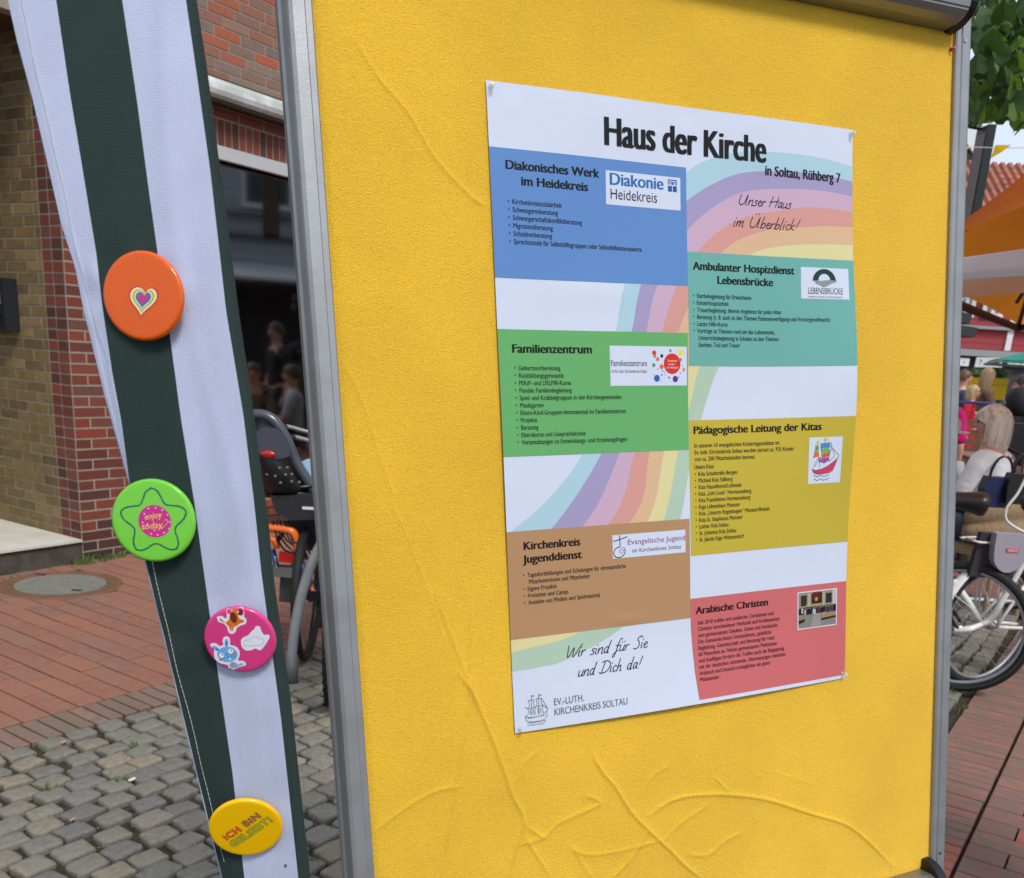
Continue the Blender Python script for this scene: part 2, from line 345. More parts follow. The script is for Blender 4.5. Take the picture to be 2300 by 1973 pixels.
def stroke(pts, w, n=4):            # thick polyline as one polygon
    P = bez(pts, n) if len(pts) > 2 and n > 1 else [np.array(p, float) for p in pts]; L_, R_ = [], []
    for i, p in enumerate(P):
        t = P[min(i+1, len(P)-1)]-P[max(i-1, 0)]; t = t/(np.linalg.norm(t)+1e-9); q = np.array([-t[1], t[0]])*w/2; L_.append(p+q); R_.append(p-q)
    return L_, R_
def strokes(name, lst, w, col, k, parent, M=PP, nrm=None, n=4, mt=None):
    mb = MB(); nn = BN if nrm is None else nrm
    for pts in lst:
        ww = w
        if isinstance(pts, tuple) and not isinstance(pts[0], (tuple, list)) or (isinstance(pts, dict)): pass
        L_, R_ = stroke(pts, ww, n); m = len(L_); v3 = [M(p[0], p[1], k) for p in L_]+[M(p[0], p[1], k) for p in R_]
        mb.add(v3, orient(v3, [(i, i+1, m+i+1, m+i) for i in range(m-1)], nn))
    return put(mb, name, mt or ink('ink_'+name+'_%d_%d_%d' % tuple(col), col), parent)
# rainbow bands: curves between the colours, measured on the flattened poster
bnd = [[(-1, 566), (5, 562), (60, 525), (119, 463), (152, 380), (177, 299), (193.5, 236), (235, 150), (298, 83), (370, 53), (454, 44.6), (530, 45), (594, 52)],
       [(-1, 600), (68.5, 561), (149, 463), (180, 380), (201.5, 299), (218.6, 236), (250, 170), (297, 121), (380, 80), (471, 69.4), (540, 69), (594, 73.5)],
       [(-1, 630), (117, 561), (178, 463), (206, 380), (225.5, 299), (245.5, 236), (297, 160), (380, 107), (471, 93), (540, 91), (594, 95)],
       [(-1, 655), (157, 561), (203, 463), (231, 380), (251, 299), (277.6, 235), (312, 188.6), (380, 142), (488, 118.5), (545, 115), (594, 117.4)],
       [(-1, 680), (191.5, 561), (228, 463), (256, 380), (278.4, 299), (305, 250), (352, 188.6), (420, 156), (523, 142.3), (560, 140), (594, 139.5)],
       [(-1, 700), (120, 650), (221, 562), (252, 463), (275, 390), (298, 340), (350, 240), (403, 188.6), (470, 172), (541, 167), (594, 165.5)],
       [(-1, 726.7), (106.8, 709), (190, 640), (248, 562), (276.4, 463), (297.6, 398.8), (315.7, 344.6), (360, 270), (420, 225), (500, 205), (594, 200)],
       [(-1, 753.4), (45, 752), (85, 746), (178, 709), (240, 640), (277, 562), (297, 480), (316.4, 420.7), (349, 344.4), (400, 280), (450, 250), (520, 232), (594, 226)]]
def resamp(P, n):
    P = np.array(bez(P, 8)); d = np.r_[0, np.cumsum(np.hypot(*np.diff(P, axis=0).T))]; t = np.linspace(0, d[-1], n)
    return np.c_[np.interp(t, d, P[:, 0]), np.interp(t, d, P[:, 1])]
bc = [(176, 208, 222), (166, 155, 194), (206, 172, 196), (216, 155, 146), (222, 183, 146), (224, 213, 158), (178, 203, 180)]
for i in range(7):
    A, B = resamp(bnd[i], 150), resamp(bnd[i+1], 150); mb = MB(); v3 = []
    for q_ in range(7):
        for j in range(150):
            p = A[j]*(1-q_/6)+B[j]*(q_/6); v3.append(PP(max(p[0], 0), p[1], .24))
    fs = [(q_*150+j, q_*150+j+1, q_*150+150+j+1, q_*150+150+j) for q_ in range(6) for j in range(149)]
    mb.add(v3, orient(v3, fs, BN)); put(mb, 'rainbow_band', ink('ink_rainbow_%d' % i, bc[i]), poster, True)
def panel(x0, y0, x1, y1, col, lab, pts=None):
    mb = MB(); vs, fs = rect(x0, y0, x1, y1, .42, 60, 40)
    if pts:
        L_ = pts; vs = []
        for j in range(41):
            t = j/40; y = y0+(y1-y0)*t; xl = np.interp(y, [p[1] for p in L_], [p[0] for p in L_])
            for i in range(61): vs.append(PP(xl+(x1-xl)*i/60, y, .42))
    mb.add(vs, fs); o = put(mb, 'colour_panel', ink('ink_panel_%d_%d_%d' % col, col), poster, True); tag(o, lab); return o
panel(0, 77.5, 296.3, 235, (96, 140, 200), 'blue printed panel'); panel(296.3, 188.3, 594, 344.5, (110, 176, 166), 'teal printed panel')
panel(295.3, 420.5, 594, 616.5, (198, 176, 58), 'mustard yellow printed panel'); panel(0, 299, 294.6, 462.5, (104, 176, 106), 'green printed panel')
panel(0, 561.7, 293.3, 709.2, (182, 140, 100), 'brown printed panel')
panel(293.5, 680.5, 594, 835, (206, 106, 108), 'red printed panel', [(293.5, 680), (293.5, 720), (295.5, 760), (298, 795), (303, 835)])
def white(x0, y0, x1, y1, k=.56, parent=None, nm='white_box'):
    mb = MB(); mb.add(*rect(x0, y0, x1, y1, k, 12, 12)); return put(mb, nm, paper_m, parent or poster, True)
logos = {}
for key, r_ in dict(dia=(167.2, 92, 286.4, 134.6), leb=(495.2, 201, 583.2, 246.3), fam=(166, 318, 292.4, 371.6), boat=(510.8, 451, 572, 521.6), ej=(163, 577.2, 285.6, 610.4)).items(): logos[key] = white(*r_, nm='logo_box')
for r_ in () and ((236.4, 174.1, 276.5, 214.4), (522.6, 294.4, 567, 333.8), (235, 403.3, 275, 444.2), (520, 557.1, 562.3, 598.3), (231.6, 648.8, 270.9, 688.9), (515.3, 769.1, 556.1, 808.8)): white(*r_, nm='blank_white_square')

# ---- lettering
TX = []                                # (body, x, base, width or None, cap, bold, shear, key for shared width factor, align)
def T(body, x, y, w, cap, bold=0.0, shear=0.0, grp='main', col=(24, 22, 24), spc=1.0): TX.append(dict(body=body, x=x, y=y, w=w, cap=cap, bold=bold, shear=shear, grp=grp, col=col, spc=spc))
def TL(lines, x, y, dy, cap, ref, wref, grp, bullet=True, indent=(), col=(30, 30, 34)):
    i0 = len(TX)
    for i, l in enumerate(lines): T(l, x+(2.3 if i in indent else 0), y+i*dy, ('ref', i0+ref, wref), cap, .034, 0, grp, col)
    if bullet:
        for i, l in enumerate(lines):
            if i not in indent: T('•', x-6.2, y+i*dy, 2.0, cap, 0, 0, grp, col)
T('Haus der Kirche', 165.8, 60.5, 267, 33, .06, grp='headline', col=(22, 22, 24)); T('in Soltau, Rühberg 7', 430.9, 77, 139.8, 12.5, .05, grp='headline', col=(40, 36, 50))
T('Diakonisches Werk', 21.2, 102.3, 136.3, 10.2, .075, grp='titles'); T('im Heidekreis', 42.1, 120.4, 98, 10.2, .075, grp='titles')
T('Familienzentrum', 19.6, 328.5, 118.8, 10.2, .075, grp='titles'); T('Kirchenkreis', 24.3, 587.5, 87.4, 10.2, .075, grp='titles'); T('Jugenddienst', 22.1, 605.4, 91.7, 10.2, .075, grp='titles')
T('Ambulanter Hospizdienst', 304.4, 212.3, 179, 10.2, .075, grp='titles'); T('Lebensbrücke', 346.1, 230.2, 99, 10.2, .075, grp='titles')
T('Pädagogische Leitung der Kitas', 303.1, 440.1, 229.5, 10.4, .075, grp='titles'); T('Arabische Christen', 301.9, 704.6, 135.8, 10.2, .075, grp='titles')
TL(['Kirchenkreissozialarbeit', 'Schwangerenberatung', 'Schwangerschaftskonfliktberatung', 'Migrationsberatung', 'Schuldnerberatung', 'Sprechstunde für Selbsthilfegruppen oder Selbsthilfeinteressierte'], 28.5, 144, 9.72, 5.7, 5, 193.2, 'blue')
TL(['Geburtsvorbereitung', 'Rückbildungsgymnastik', 'PEKiP- und DELFI®-Kurse', 'Flexible Familienbegleitung', 'Spiel- und Krabbelgruppen in den Kirchengemeinden', 'Musikgarten', 'Eltern-Kind-Gruppen-International im Familienzentrum', 'Projekte', 'Beratung', 'Elternkurse und Gesprächskreise', 'Veranstaltungen zu Entwicklungs- und Erziehungsfragen'], 27.6, 351, 9.61, 5.7, 10, 163.3, 'green')
TL(['Sterbebegleitung für Erwachsene', 'Kinderhospizarbeit', 'Trauerbegleitung: diverse Angebote für jedes Alter', 'Beratung (z. B. auch zu den Themen Patientenverfügung und Vorsorgevollmacht)', 'Letzte Hilfe-Kurse', 'Vorträge zu Themen rund um das Lebensende,', 'Unterrichtsbegleitung in Schulen zu den Themen', 'Sterben, Tod und Trauer'], 310.4, 250.6, 9.6, 5.7, 3, 236.2, 'teal', indent=(6, 7))
TL(['In unseren 10 evangelischen Kindertagesstätten im', 'Ev.-luth. Kirchenkreis Soltau werden zurzeit ca. 925 Kinder', 'von ca. 200 Mitarbeitenden betreut.'], 304.2, 459.8, 9.65, 5.7, 0, 152.3, 'yel', bullet=False)
TL(['Unsere Kitas:'], 303.4, 490.4, 9, 5.7, 0, 35, 'yel', bullet=False)
TL(['Kita Schulstraße Bergen', 'Michael Kita Faßberg', 'Kita Hasselhorst/Lohheide', 'Kita „Lütt Louis“ Hermannsburg', 'Kita Pusteblume Hermannsburg', 'Kiga Lebenshaus Munster', 'Kita „Unterm Regenbogen“ Munster/Breloh', 'Kita St. Stephanus Munster', 'Luther Kita Soltau', 'St. Johannis Kita Soltau', 'St. Jakobi Kiga Wietzendorf'], 310, 500.6, 9.6, 5.7, 10, 81.5, 'yel')
TL(['Tagesfortbildungen und Schulungen für ehrenamtliche', 'Mitarbeiterinnen und Mitarbeiter', 'Eigene Projekte', 'Freizeiten und Camps', 'Ausleihe von Medien und Spielmaterial'], 28.3, 625, 9.45, 5.7, 0, 155.3, 'brown', indent=(1,))
TL(['Seit 2018 treffen sich arabische Christinnen und', 'Christen verschiedener Herkunft und Konfessionen', 'zum gemeinsamen Glauben, Gebet und Austausch.', 'Die Gemeinde bietet Gottesdienste, geistliche', 'Begleitung, Gemeinschaft und Beratung für rund', '60 Menschen an. Neben gemeinsamen Mahlzeiten', 'und Ausflügen fördern die Treffen auch die Begegnung', 'mit der deutschen Gemeinde. Übersetzungen zwischen', 'Arabisch und Deutsch ermöglichen ein gutes', 'Miteinander.'], 305.4, 720.9, 9.61, 5.7, 0, 143, 'red', bullet=False)
T('Diakonie', 173.3, 109.4, 85.5, 14.2, .055, grp='dia', col=(30, 110, 180)); T('Heidekreis', 174.2, 127.3, 73.8, 12.4, -.004, grp='dia2', col=(70, 36, 96))
T('LEBENSBRÜCKE', 508.2, 239.1, 63.3, 8.6, -.004, grp='leb', col=(50, 66, 66)); T('AMBULANTER HOSPIZDIENST', 508.2, 244.4, 62.8, 1.9, 0, grp='leb', col=(50, 66, 66))
T('Familienzentrum', 167.3, 345.2, 58, 7.4, .01, grp='fam', col=(32, 44, 96)); T('im Ev.-luth. Kirchenkreis Soltau', 168, 354, 57, 4.0, 0, grp='fam', col=(32, 44, 96))
T('Gemeinsam', 259.5, 339, 16, 3.0, 0, grp='fam2', col=(240, 225, 225)); T('wachsen –', 260.5, 343.6, 13, 3.0, 0, grp='fam2', col=(240, 225, 225)); T('von Anfang an!', 257.5, 348.2, 20, 3.0, 0, grp='fam2', col=(240, 225, 225))
T('Evangelische Jugend', 187.9, 592.3, 96.8, 7.0, 0, grp='ej', col=(130, 40, 120)); T('im Kirchenkreis Soltau', 195.2, 604.1, 82.2, 5.4, 0, grp='ej2', col=(70, 66, 78))
T('EV.-LUTH.', 61.3, 809.4, 47.1, 9.4, -.002, grp='kk', col=(112, 114, 118)); T('KIRCHENKREIS SOLTAU', 61.2, 823.8, 117.3, 9.4, -.002, grp='kk', col=(112, 114, 118))

CAPR = [None]
def glyphs(items):
    """2D outlines of each text, x from 0, baseline 0, natural size 1"""
    obs = []
    for t in items:
        c = bpy.data.curves.new('txt', 'FONT'); c.body = t['body']; c.size = 1; c.offset = -.006 if t['shear'] else 0; c.shear = t['shear']; c.resolution_u = 4 if t['cap'] > 9 else 2; c.space_character = t.get('spc', 1)
        o = bpy.data.objects.new('txt', c); COL.objects.link(o); obs.append(o)
    c = bpy.data.curves.new('txt', 'FONT'); c.body = 'H'; oh = bpy.data.objects.new('txt', c); COL.objects.link(oh)
    dg = bpy.context.evaluated_depsgraph_get(); res = []
    for o in obs+[oh]:
        me = bpy.data.meshes.new_from_object(o.evaluated_get(dg)); V = np.empty(len(me.vertices)*3); me.vertices.foreach_get('co', V); V = V.reshape(-1, 3)[:, :2]
        res.append((V, [tuple(p.vertices) for p in me.polygons])); bpy.data.meshes.remove(me)
    for o in obs+[oh]:
        c = o.data; bpy.data.objects.remove(o); bpy.data.curves.remove(c)
    cap = res[-1][0][:, 1].max()
    return res[:-1], cap
G_, cap1 = glyphs(TX)
XH = [glyphs([dict(body='x', bold=0, shear=0, cap=5)])[0][0][0][:, 1].max()]
groups = {}
for i, t in enumerate(TX):
    V, F = G_[i]; x0 = V[:, 0].min(); wn = V[:, 0].max()-x0
    if isinstance(t['w'], tuple):
        Vr = G_[t['w'][1]][0]; sx = t['w'][2]/(Vr[:, 0].max()-Vr[:, 0].min())
    else: sx = t['w']/wn
    sy = t['cap']/cap1
    if t['body'] == '•': sx = 3.0/max(wn, .1)*.62; 
    key = t['grp'], t['col']; mbt = groups.setdefault(key, MB())
    k = .74 if t['grp'] != 'fam2' else .95
    bo = t['bold']*t['cap']*.9; cps = [0] if bo <= 0 else ([-bo, 0, bo] if t['cap'] > 9 else [-bo/2, bo/2])
    if not t['shear']:
        xh = XH[0]; V = V.copy(); yy = V[:, 1]; tgt = .745*cap1; V[:, 1] = np.where(yy <= 0, yy, np.where(yy <= xh, yy*tgt/xh, tgt+(yy-xh)*(1.04*cap1-tgt)/(cap1-xh)))
    for ci, dx in enumerate(cps):
        tw = (wn*sx); f_ = (tw-2*max(bo, 0))/tw
        v3 = [PP(t['x']+max(bo, 0)+(x-x0)*sx*f_+dx, t['y']-y*sy, k+.012*ci) for x, y in V]; mbt.add(v3, orient(v3, F, BN))
for (g, c), mbt in groups.items():
    par = {'dia': logos['dia'], 'dia2': logos['dia'], 'leb': logos['leb'], 'fam': logos['fam'], 'fam2': logos['fam'], 'ej': logos['ej'], 'ej2': logos['ej']}.get(g, poster)
    put(mbt, 'lettering', ink('ink_text_%d_%d_%d' % c, c, .5), par)
# ---- handwriting, drawn with pen strokes
HW = {'W': (1.75, [[(0, 2), (.3, 0), (.85, 1.6), (1.0, 0), (1.9, 2.1)]]), 'U': (1.5, [[(0, 1.9), (-.05, .6), (.3, 0), (.8, .4), (1.05, 1.9), (1.05, .3), (1.25, 0)]]),
 'n': (.85, [[(0, 1), (0, 0), (.1, .7), (.4, 1), (.55, .8), (.55, 0), (.75, .05)]]), 's': (.66, [[(.5, .85), (.25, 1), (.1, .75), (.4, .4), (.3, .05), (-.05, .05)]]),
 'e': (.65, [[(0, .5), (.4, .65), (.35, .95), (.1, .9), (0, .4), (.25, 0), (.6, .2)]]), 'r': (.58, [[(0, 1), (0, 0), (.05, .6), (.3, .95), (.5, .85)]]),
 'H': (1.25, [[(.05, 2), (-.1, 0)], [(1.0, 2), (.85, 0)], [(-.3, .9), (1.2, 1.15)]]), 'a': (.8, [[(.5, .9), (.2, 1), (0, .5), (.15, 0), (.45, .5), (.55, 1), (.5, .1), (.7, .05)]]),
 'u': (.8, [[(0, 1), (0, .2), (.2, 0), (.5, .4), (.55, 1), (.5, .1), (.7, .05)]]), 'm': (1.08, [[(0, 1), (0, 0), (.1, .7), (.35, 1), (.4, .6), (.38, 0), (.5, .7), (.75, 1), (.8, .6), (.78, 0), (.95, .05)]]),
 'b': (.75, [[(.1, 2.1), (0, 0), (.1, .6), (.4, .9), (.55, .5), (.35, 0), (0, .1)]]), 'l': (.42, [[(.1, 2.1), (0, .1), (.2, 0)]]), 'c': (.62, [[(.5, .85), (.2, 1), (0, .5), (.15, 0), (.5, .15)]]),
 'k': (.7, [[(.1, 2.1), (0, 0)], [(.55, 1), (.05, .45), (.6, 0)]]), 'd': (.88, [[(.5, .9), (.2, 1), (0, .5), (.15, 0), (.45, .4), (.65, 2.1), (.5, .1), (.7, .05)]]),
 'f': (.62, [[(.7, 2), (.45, 2.1), (.25, 1.5), (.05, -.7), (-.2, -.8), (-.1, -.3), (.4, .2)], [(-.1, .95), (.55, 1.05)]]), 'S': (1.0, [[(.9, 1.8), (.6, 2.1), (.2, 1.7), (.5, 1.1), (.6, .4), (.25, 0), (-.15, .15)]]),
 'D': (1.4, [[(.3, 1.9), (.1, 0)], [(-.15, 1.85), (.6, 2), (1.2, 1.4), (.9, .3), (.1, 0), (-.3, .2)]]), 'h': (.8, [[(.15, 2.1), (0, 0), (.1, .6), (.4, .95), (.5, .6), (.5, 0), (.7, .05)]]),
 'i': (.36, [[(0, 1), (0, .15), (.18, .02)], [(.04, 1.4), (.12, 1.55)]]), '!': (.4, [[(.35, 2), (.12, .55)], [(.03, .03), (.06, .08)]]), ' ': (.75, [])}
HW['ü'] = (.8, HW['u'][1]+[[(.08, 1.4), (.16, 1.56)], [(.43, 1.45), (.51, 1.6)]]); HW['Ü'] = (1.5, HW['U'][1]+[[(.26, 2.35), (.36, 2.55)], [(.71, 2.4), (.81, 2.6)]])
def script(body, x, y, w, cap, wid=1.15):
    adv = 0; L_ = []
    for i, ch in enumerate(body):
        a_, st = HW[ch]
        for p in st: L_.append([(adv+px+.26*py, py) for px, py in p])
        adv += a_
    xs = [p[0] for l in L_ for p in l]; x0, x1 = min(xs), max(xs); sx, sy = w/(x1-x0), cap/2
    strokes('handwriting', [[(x+(px-x0)*sx, y-py*sy) for px, py in l] for l in L_], wid, (30, 28, 34), .74, poster, n=5)
script('Unser Haus', 386, 119.9, 93, 15); script('im Überblick!', 376, 149.8, 119, 15.5); script('Wir sind für Sie', 86, 744.3, 131, 17, 1.25); script('und Dich da!', 101.5, 773, 107, 17, 1.25)
# ---- emblems
L_ = logos['dia']; bl = (28, 88, 160)
flat('emblem', [[(266, 103.5), (272.6, 103.5), (272.6, 111), (266, 111)], [(274, 103.5), (280.5, 103.5), (280.5, 111), (274, 111)], [(266, 95.3), (280.5, 95.3), (280.5, 96.6), (266, 96.6)], [(266, 96.6), (267.2, 96.6), (267.2, 102), (266, 102)], [(279.3, 96.6), (280.5, 96.6), (280.5, 102), (279.3, 102)], [(272.7, 98), (273.9, 98), (273.9, 102), (272.7, 102)]], bl, .74, L_)
strokes('emblem', [[(268.6, 102), (268.8, 99), (270.5, 98.2), (272, 99.4), (272.2, 102)], [(274.6, 102), (274.8, 99), (276.5, 98.2), (278, 99.4), (278.2, 102)]], 1.1, bl, .76, L_)
L_ = logos['leb']; a = [math.pi*i/16 for i in range(17)]
flat('bridge_arch', [[(538-21.5*math.cos(t), 220.5-18*math.sin(t)) for t in a]+[(538+11*math.cos(t), 219.5-10*math.sin(t)) for t in a]], (36, 92, 80), .74, L_)
flat('water_reflection', [[(515, 219.5), (532, 220), (545, 218.4), (561, 219.2), (560, 221), (551, 223.5), (541, 228), (535, 229.2), (529, 226), (520, 223.8), (522, 221.8)]], (140, 150, 152), .78, L_)
L_ = logos['fam']
dots = [(267.4, 341.5, 14.2, (218, 46, 34)), (237.5, 327, 3.4, (222, 50, 40)), (238.5, 331.5, 2, (80, 160, 90)), (250, 331, 2.5, (30, 60, 140)), (243, 335.5, 2.6, (226, 100, 60)), (236.5, 343.5, 2.6, (70, 160, 100)), (249.6, 345.6, 3.2, (230, 96, 50)), (264.5, 323.6, 2.2, (90, 170, 90)), (281.4, 325.4, 4.3, (244, 222, 40)), (281.5, 336, 2.3, (80, 160, 90)), (241.5, 361.5, 4.8, (40, 100, 180)), (272.5, 362.5, 4.5, (90, 50, 140)), (287.2, 349.5, 2.4, (232, 140, 120)), (251, 351.3, 1.4, (120, 180, 220)), (249.5, 357.2, 1.4, (110, 150, 110)), (262, 360.6, 1.5, (80, 140, 90)), (243.4, 349, 1, (190, 60, 60)), (281, 354.5, .9, (90, 90, 90)), (278.5, 360, 1.2, (110, 160, 210)), (256, 357, .7, (200, 60, 80)), (236, 356.5, .7, (200, 60, 80)), (247.5, 364.5, .7, (180, 60, 90)), (285, 344.5, .7, (190, 60, 90)), (254.5, 353.5, .7, (60, 60, 120))]
for i, (x, y, r_, c) in enumerate(dots): flat('dot', [circ(x, y, r_)], c, .74+.012*(i % 7), L_)
L_ = logos['boat']
flat('boat_hull', [[(517.5, 499), (524, 501), (537, 499), (549, 494), (564, 484), (562, 491), (556, 503), (548, 506), (530, 507.5), (521, 505)]], (206, 66, 96), .74, L_)
for c, p in (((70, 140, 200), [(532.5, 461.5), (549, 460.5), (550, 467), (533, 468.5)]), ((110, 180, 90), [(533.5, 469), (548, 467.5), (549, 474), (534.5, 476)]), ((226, 100, 50), [(535, 476.5), (548, 474.5), (549.5, 480), (535, 483)]),
             ((170, 90, 170), [(534, 483.5), (548, 481.5), (548, 488), (538, 491), (533, 489)]), ((220, 200, 60), [(523, 457.5), (529, 455.5), (529, 461), (523.5, 462.5)]), ((220, 200, 60), [(538.5, 452.6), (545.5, 452.2), (545, 457), (539, 456.6)]),
             ((226, 110, 50), [(521.5, 474), (528, 471), (530, 480), (519.5, 482)]), ((100, 160, 90), [(523.5, 464), (528, 463), (528.5, 470), (522.5, 473)]), ((150, 90, 170), [(530, 482), (533, 481), (533, 489), (530, 490)])):
    flat('sail', [p], c, .74, L_)
strokes('boat_outline', [[(517.5, 499), (521, 505), (530, 507.5), (548, 506), (556, 503), (562, 491), (567, 479), (564, 484), (549, 494), (537, 499), (524, 501), (517, 498.5)], [(526, 462), (531.5, 497)], [(539, 453), (540, 492)], [(531.5, 461), (550, 460), (551.5, 467), (548, 482), (550, 489)], [(531.5, 461), (535, 483), (532, 489)],
                         [(521, 474), (523, 463)], [(519, 482), (522, 472)], [(551, 465), (560, 474), (566, 479)], [(519, 496), (528, 482)], [(522, 496), (530, 484)], [(541, 489), (552, 470), (558, 480), (549, 488)]], .6, (40, 36, 44), .80, L_)
strokes('wave', [[(520, 509), (528, 511), (534, 509.5), (542, 511), (550, 508.5)], [(522, 514), (528, 517), (534, 514.5), (540, 517), (550, 514)]], .9, (50, 60, 110), .80, L_)
L_ = logos['ej']
strokes('cross_symbol', [[(174.5, 577.8), (175, 592), (174, 595)], [(163.8, 586), (175, 583.8), (187.5, 580.5)], [(174, 594), (167, 597), (164.5, 603), (168, 608.5), (176, 609), (182.5, 604), (183, 598)]], 1.25, (30, 28, 32), .76, L_)
strokes('spiral', [[(183, 598), (180, 595.5), (175.5, 597.5), (174, 601.5), (177, 603.6), (180.5, 601), (179, 598.6), (177, 600)]], .6, (50, 48, 52), .76, L_)
strokes('ship_emblem', [[(16.5, 818), (22, 821), (40, 821), (51, 814)], [(16.5, 818), (20, 827), (46, 827), (50, 815)], [(19, 822.5), (47, 821)], [(19, 830), (24, 828.6), (29, 830), (34, 828.6), (39, 830), (44, 828.6), (48, 830)], [(19, 833.2), (24, 831.8), (29, 833.2), (34, 831.8), (39, 833.2), (46, 831.8)], [(27, 790.5), (26.5, 819)], [(38, 790.5), (37.5, 819)], [(22, 797), (23.5, 803), (22, 808)], [(31, 797), (30, 803), (31.5, 808)], [(22, 797), (31, 797)], [(20, 808), (33, 808)], [(34, 796), (35, 802), (33.5, 807)], [(42, 796), (41.5, 802), (43.5, 807)], [(34, 796), (42, 796)], [(33, 807), (44.5, 807)],
            [(20.5, 808), (22, 814), (18, 819)], [(32.5, 808), (31, 814), (33, 819)], [(44, 807), (43, 813), (45, 818)], [(42, 796), (51, 812)], [(43.5, 806), (51.5, 813)], [(27, 790.5), (31.5, 791.5), (27, 793)], [(38, 790.5), (42.5, 791.5), (38, 793)], [(16, 806), (21, 808)], [(24, 809), (25, 818)], [(29, 809), (29.5, 818)], [(36, 809), (36.5, 818)], [(40, 809), (40.5, 818)]], (.7), (110, 112, 116), .6, poster, n=3)
# ---- the small photograph printed on the red panel
def photo():
    fr = white(495.4, 690, 574.8, 750, .56, nm='printed_photo'); X0, Y0, X1, Y1 = 497.2, 691.6, 573, 748.3
    def q(a, b, c, d): return [(X0+(X1-X0)*a, Y0+(Y1-Y0)*b), (X0+(X1-X0)*c, Y0+(Y1-Y0)*b), (X0+(X1-X0)*c, Y0+(Y1-Y0)*d), (X0+(X1-X0)*a, Y0+(Y1-Y0)*d)]
    pg = lambda *p: [(X0+(X1-X0)*a, Y0+(Y1-Y0)*b) for a, b in p]
    it = [((150, 140, 116), q(0, 0, 1, .5)), ((128, 128, 124), q(0, .45, 1, 1)), ((76, 66, 58), q(.06, .08, .22, .38)), ((70, 44, 36), q(.34, 0, .62, .34)), ((150, 50, 34), q(.37, .02, .58, .24)), ((196, 150, 90), q(.44, .17, .5, .27)), ((66, 60, 64), q(.72, .08, .88, .36)), ((176, 168, 146), q(.25, .02, .31, .42)), ((176, 168, 146), q(.64, .02, .69, .42)), ((190, 184, 180), q(.9, 0, 1, .5)), ((150, 146, 140), pg((.3, 1), (.42, .6), (.56, .6), (.62, 1))), ((58, 50, 52), q(0, .42, 1, .62))]
    it += [((160, 130, 92), pg((.58, .66), (.96, .62), (1, .74), (.6, .78))), ((84, 50, 34), pg((.6, .78), (1, .74), (1, .8), (.6, .84))), ((170, 142, 104), pg((.56, .62), (.84, .58), (.86, .64), (.58, .68))), ((150, 120, 84), pg((0, .7), (.18, .66), (.17, .74), (0, .78))), ((76, 48, 36), pg((0, .78), (.17, .74), (.16, .82), (0, .88)))]
    for i, (c, p) in enumerate(it): flat('print_patch', [p], c, .70+.02*i, fr)
    rr = random.Random(3); hd = {}
    for i in range(26):
        x = .03+.94*i/26+rr.uniform(-.01, .01); y = .44+rr.uniform(-.03, .03); c = rr.choice([(30, 30, 40), (110, 50, 50), (60, 60, 80), (190, 190, 195), (40, 40, 44), (90, 70, 110)])
        hd.setdefault(c, []).append(pg((x-.018, y+.03), (x+.018, y+.03), (x+.02, y+.17), (x-.02, y+.17))); hd.setdefault((176, 134, 110), []).append(circ(X0+(X1-X0)*x, Y0+(Y1-Y0)*y, 1.0, 8))
    for i, (c, ps) in enumerate(hd.items()): flat('print_patch', ps, c, 1.06+.02*i, fr)
photo()
# ---- pins
clear = mat('clear_plastic', (225, 228, 232), .06, spec=.8, alpha=.38, coat=.6)
redpl = mat('red_plastic', (176, 22, 26), .2, coat=.6)
def pin(a, b, m, label, big=1.0, k0=None):
    mb = MB(); A = (BU, -BV, BN); c = BP(a, b, lift(a, b)+.2) if k0 is None else BP(a, b, k0); s = .00082*big
    mb.lathe([(0, 0), (4.2*s, 0), (4.6*s, 1*s), (3.6*s, 1.8*s), (2.3*s, 3*s), (2.1*s, 6*s), (3*s, 8*s), (4.1*s, 9.4*s), (4.0*s, 10.6*s), (2.6*s, 11.4*s), (0, 11.7*s)], c, A, 18)
    o = top(mb, 'push_pin', m, label, 'push pin', 'push pins on the board', smooth=True); return o
pin(6, 7.5, clear, 'clear push pin holding the top left corner of the poster'); pin(590, 7, clear, 'clear push pin holding the top right corner of the poster')
pin(8, 835, clear, 'clear push pin holding the bottom left corner of the poster'); pin(589, 833, clear, 'clear push pin holding the bottom right corner of the poster')
pin(*b_px(2135, 112), redpl, 'small red push pin in the bare felt near the board\'s top right corner', .8, .3)
# ================================================================== STRIPED FABRIC BANNER
def ip(tab, y): return float(np.interp(y, [p[1] for p in tab], [p[0] for p in tab]))
LE = [(10, -60), (17.7, 0), (39, 94), (73, 220), (104, 354), (138, 504), (169, 600), (189, 700), (236, 891), (293, 1096), (324, 1256), (370, 1443), (435, 1713), (498, 1973), (520, 2060)]
S1 = [(118, -60), (126, 0), (157.5, 213), (181, 354), (216.6, 571), (228.5, 679), (252, 836), (272, 943), (289.6, 1073), (297, 1110), (326, 1256), (372, 1443), (437, 1713), (500, 1973), (522, 2060)]
S2 = [(266, -60), (274.5, 0), (309, 236), (335, 433), (354.5, 571), (382, 757.5), (405.7, 935), (437, 1132), (452, 1243), (491.5, 1526), (522, 1735), (549, 1973), (558, 2060)]
S3 = [(410, -60), (417.5, 0), (445, 189), (472.6, 386), (508, 700), (547, 935), (571, 1132), (587, 1287), (631, 1613), (670, 1973), (680, 2060)]
RE = [(434, -60), (441, 0), (465, 157.5), (488, 335), (512, 512), (535.6, 700), (559, 856), (583, 1033), (602.6, 1171), (614.4, 1300), (652.5, 1570), (678.6, 1809), (697, 1973), (706, 2060)]
DZ = [(.652, -60), (.655, 0), (.69, 650), (.715, 1170), (.765, 1440), (.84, 1973), (.852, 2060)]
_dk = np.polyfit([p[1] for p in DZ], [p[0] for p in DZ], 3)
def dz(y): return float(np.polyval(_dk, y))
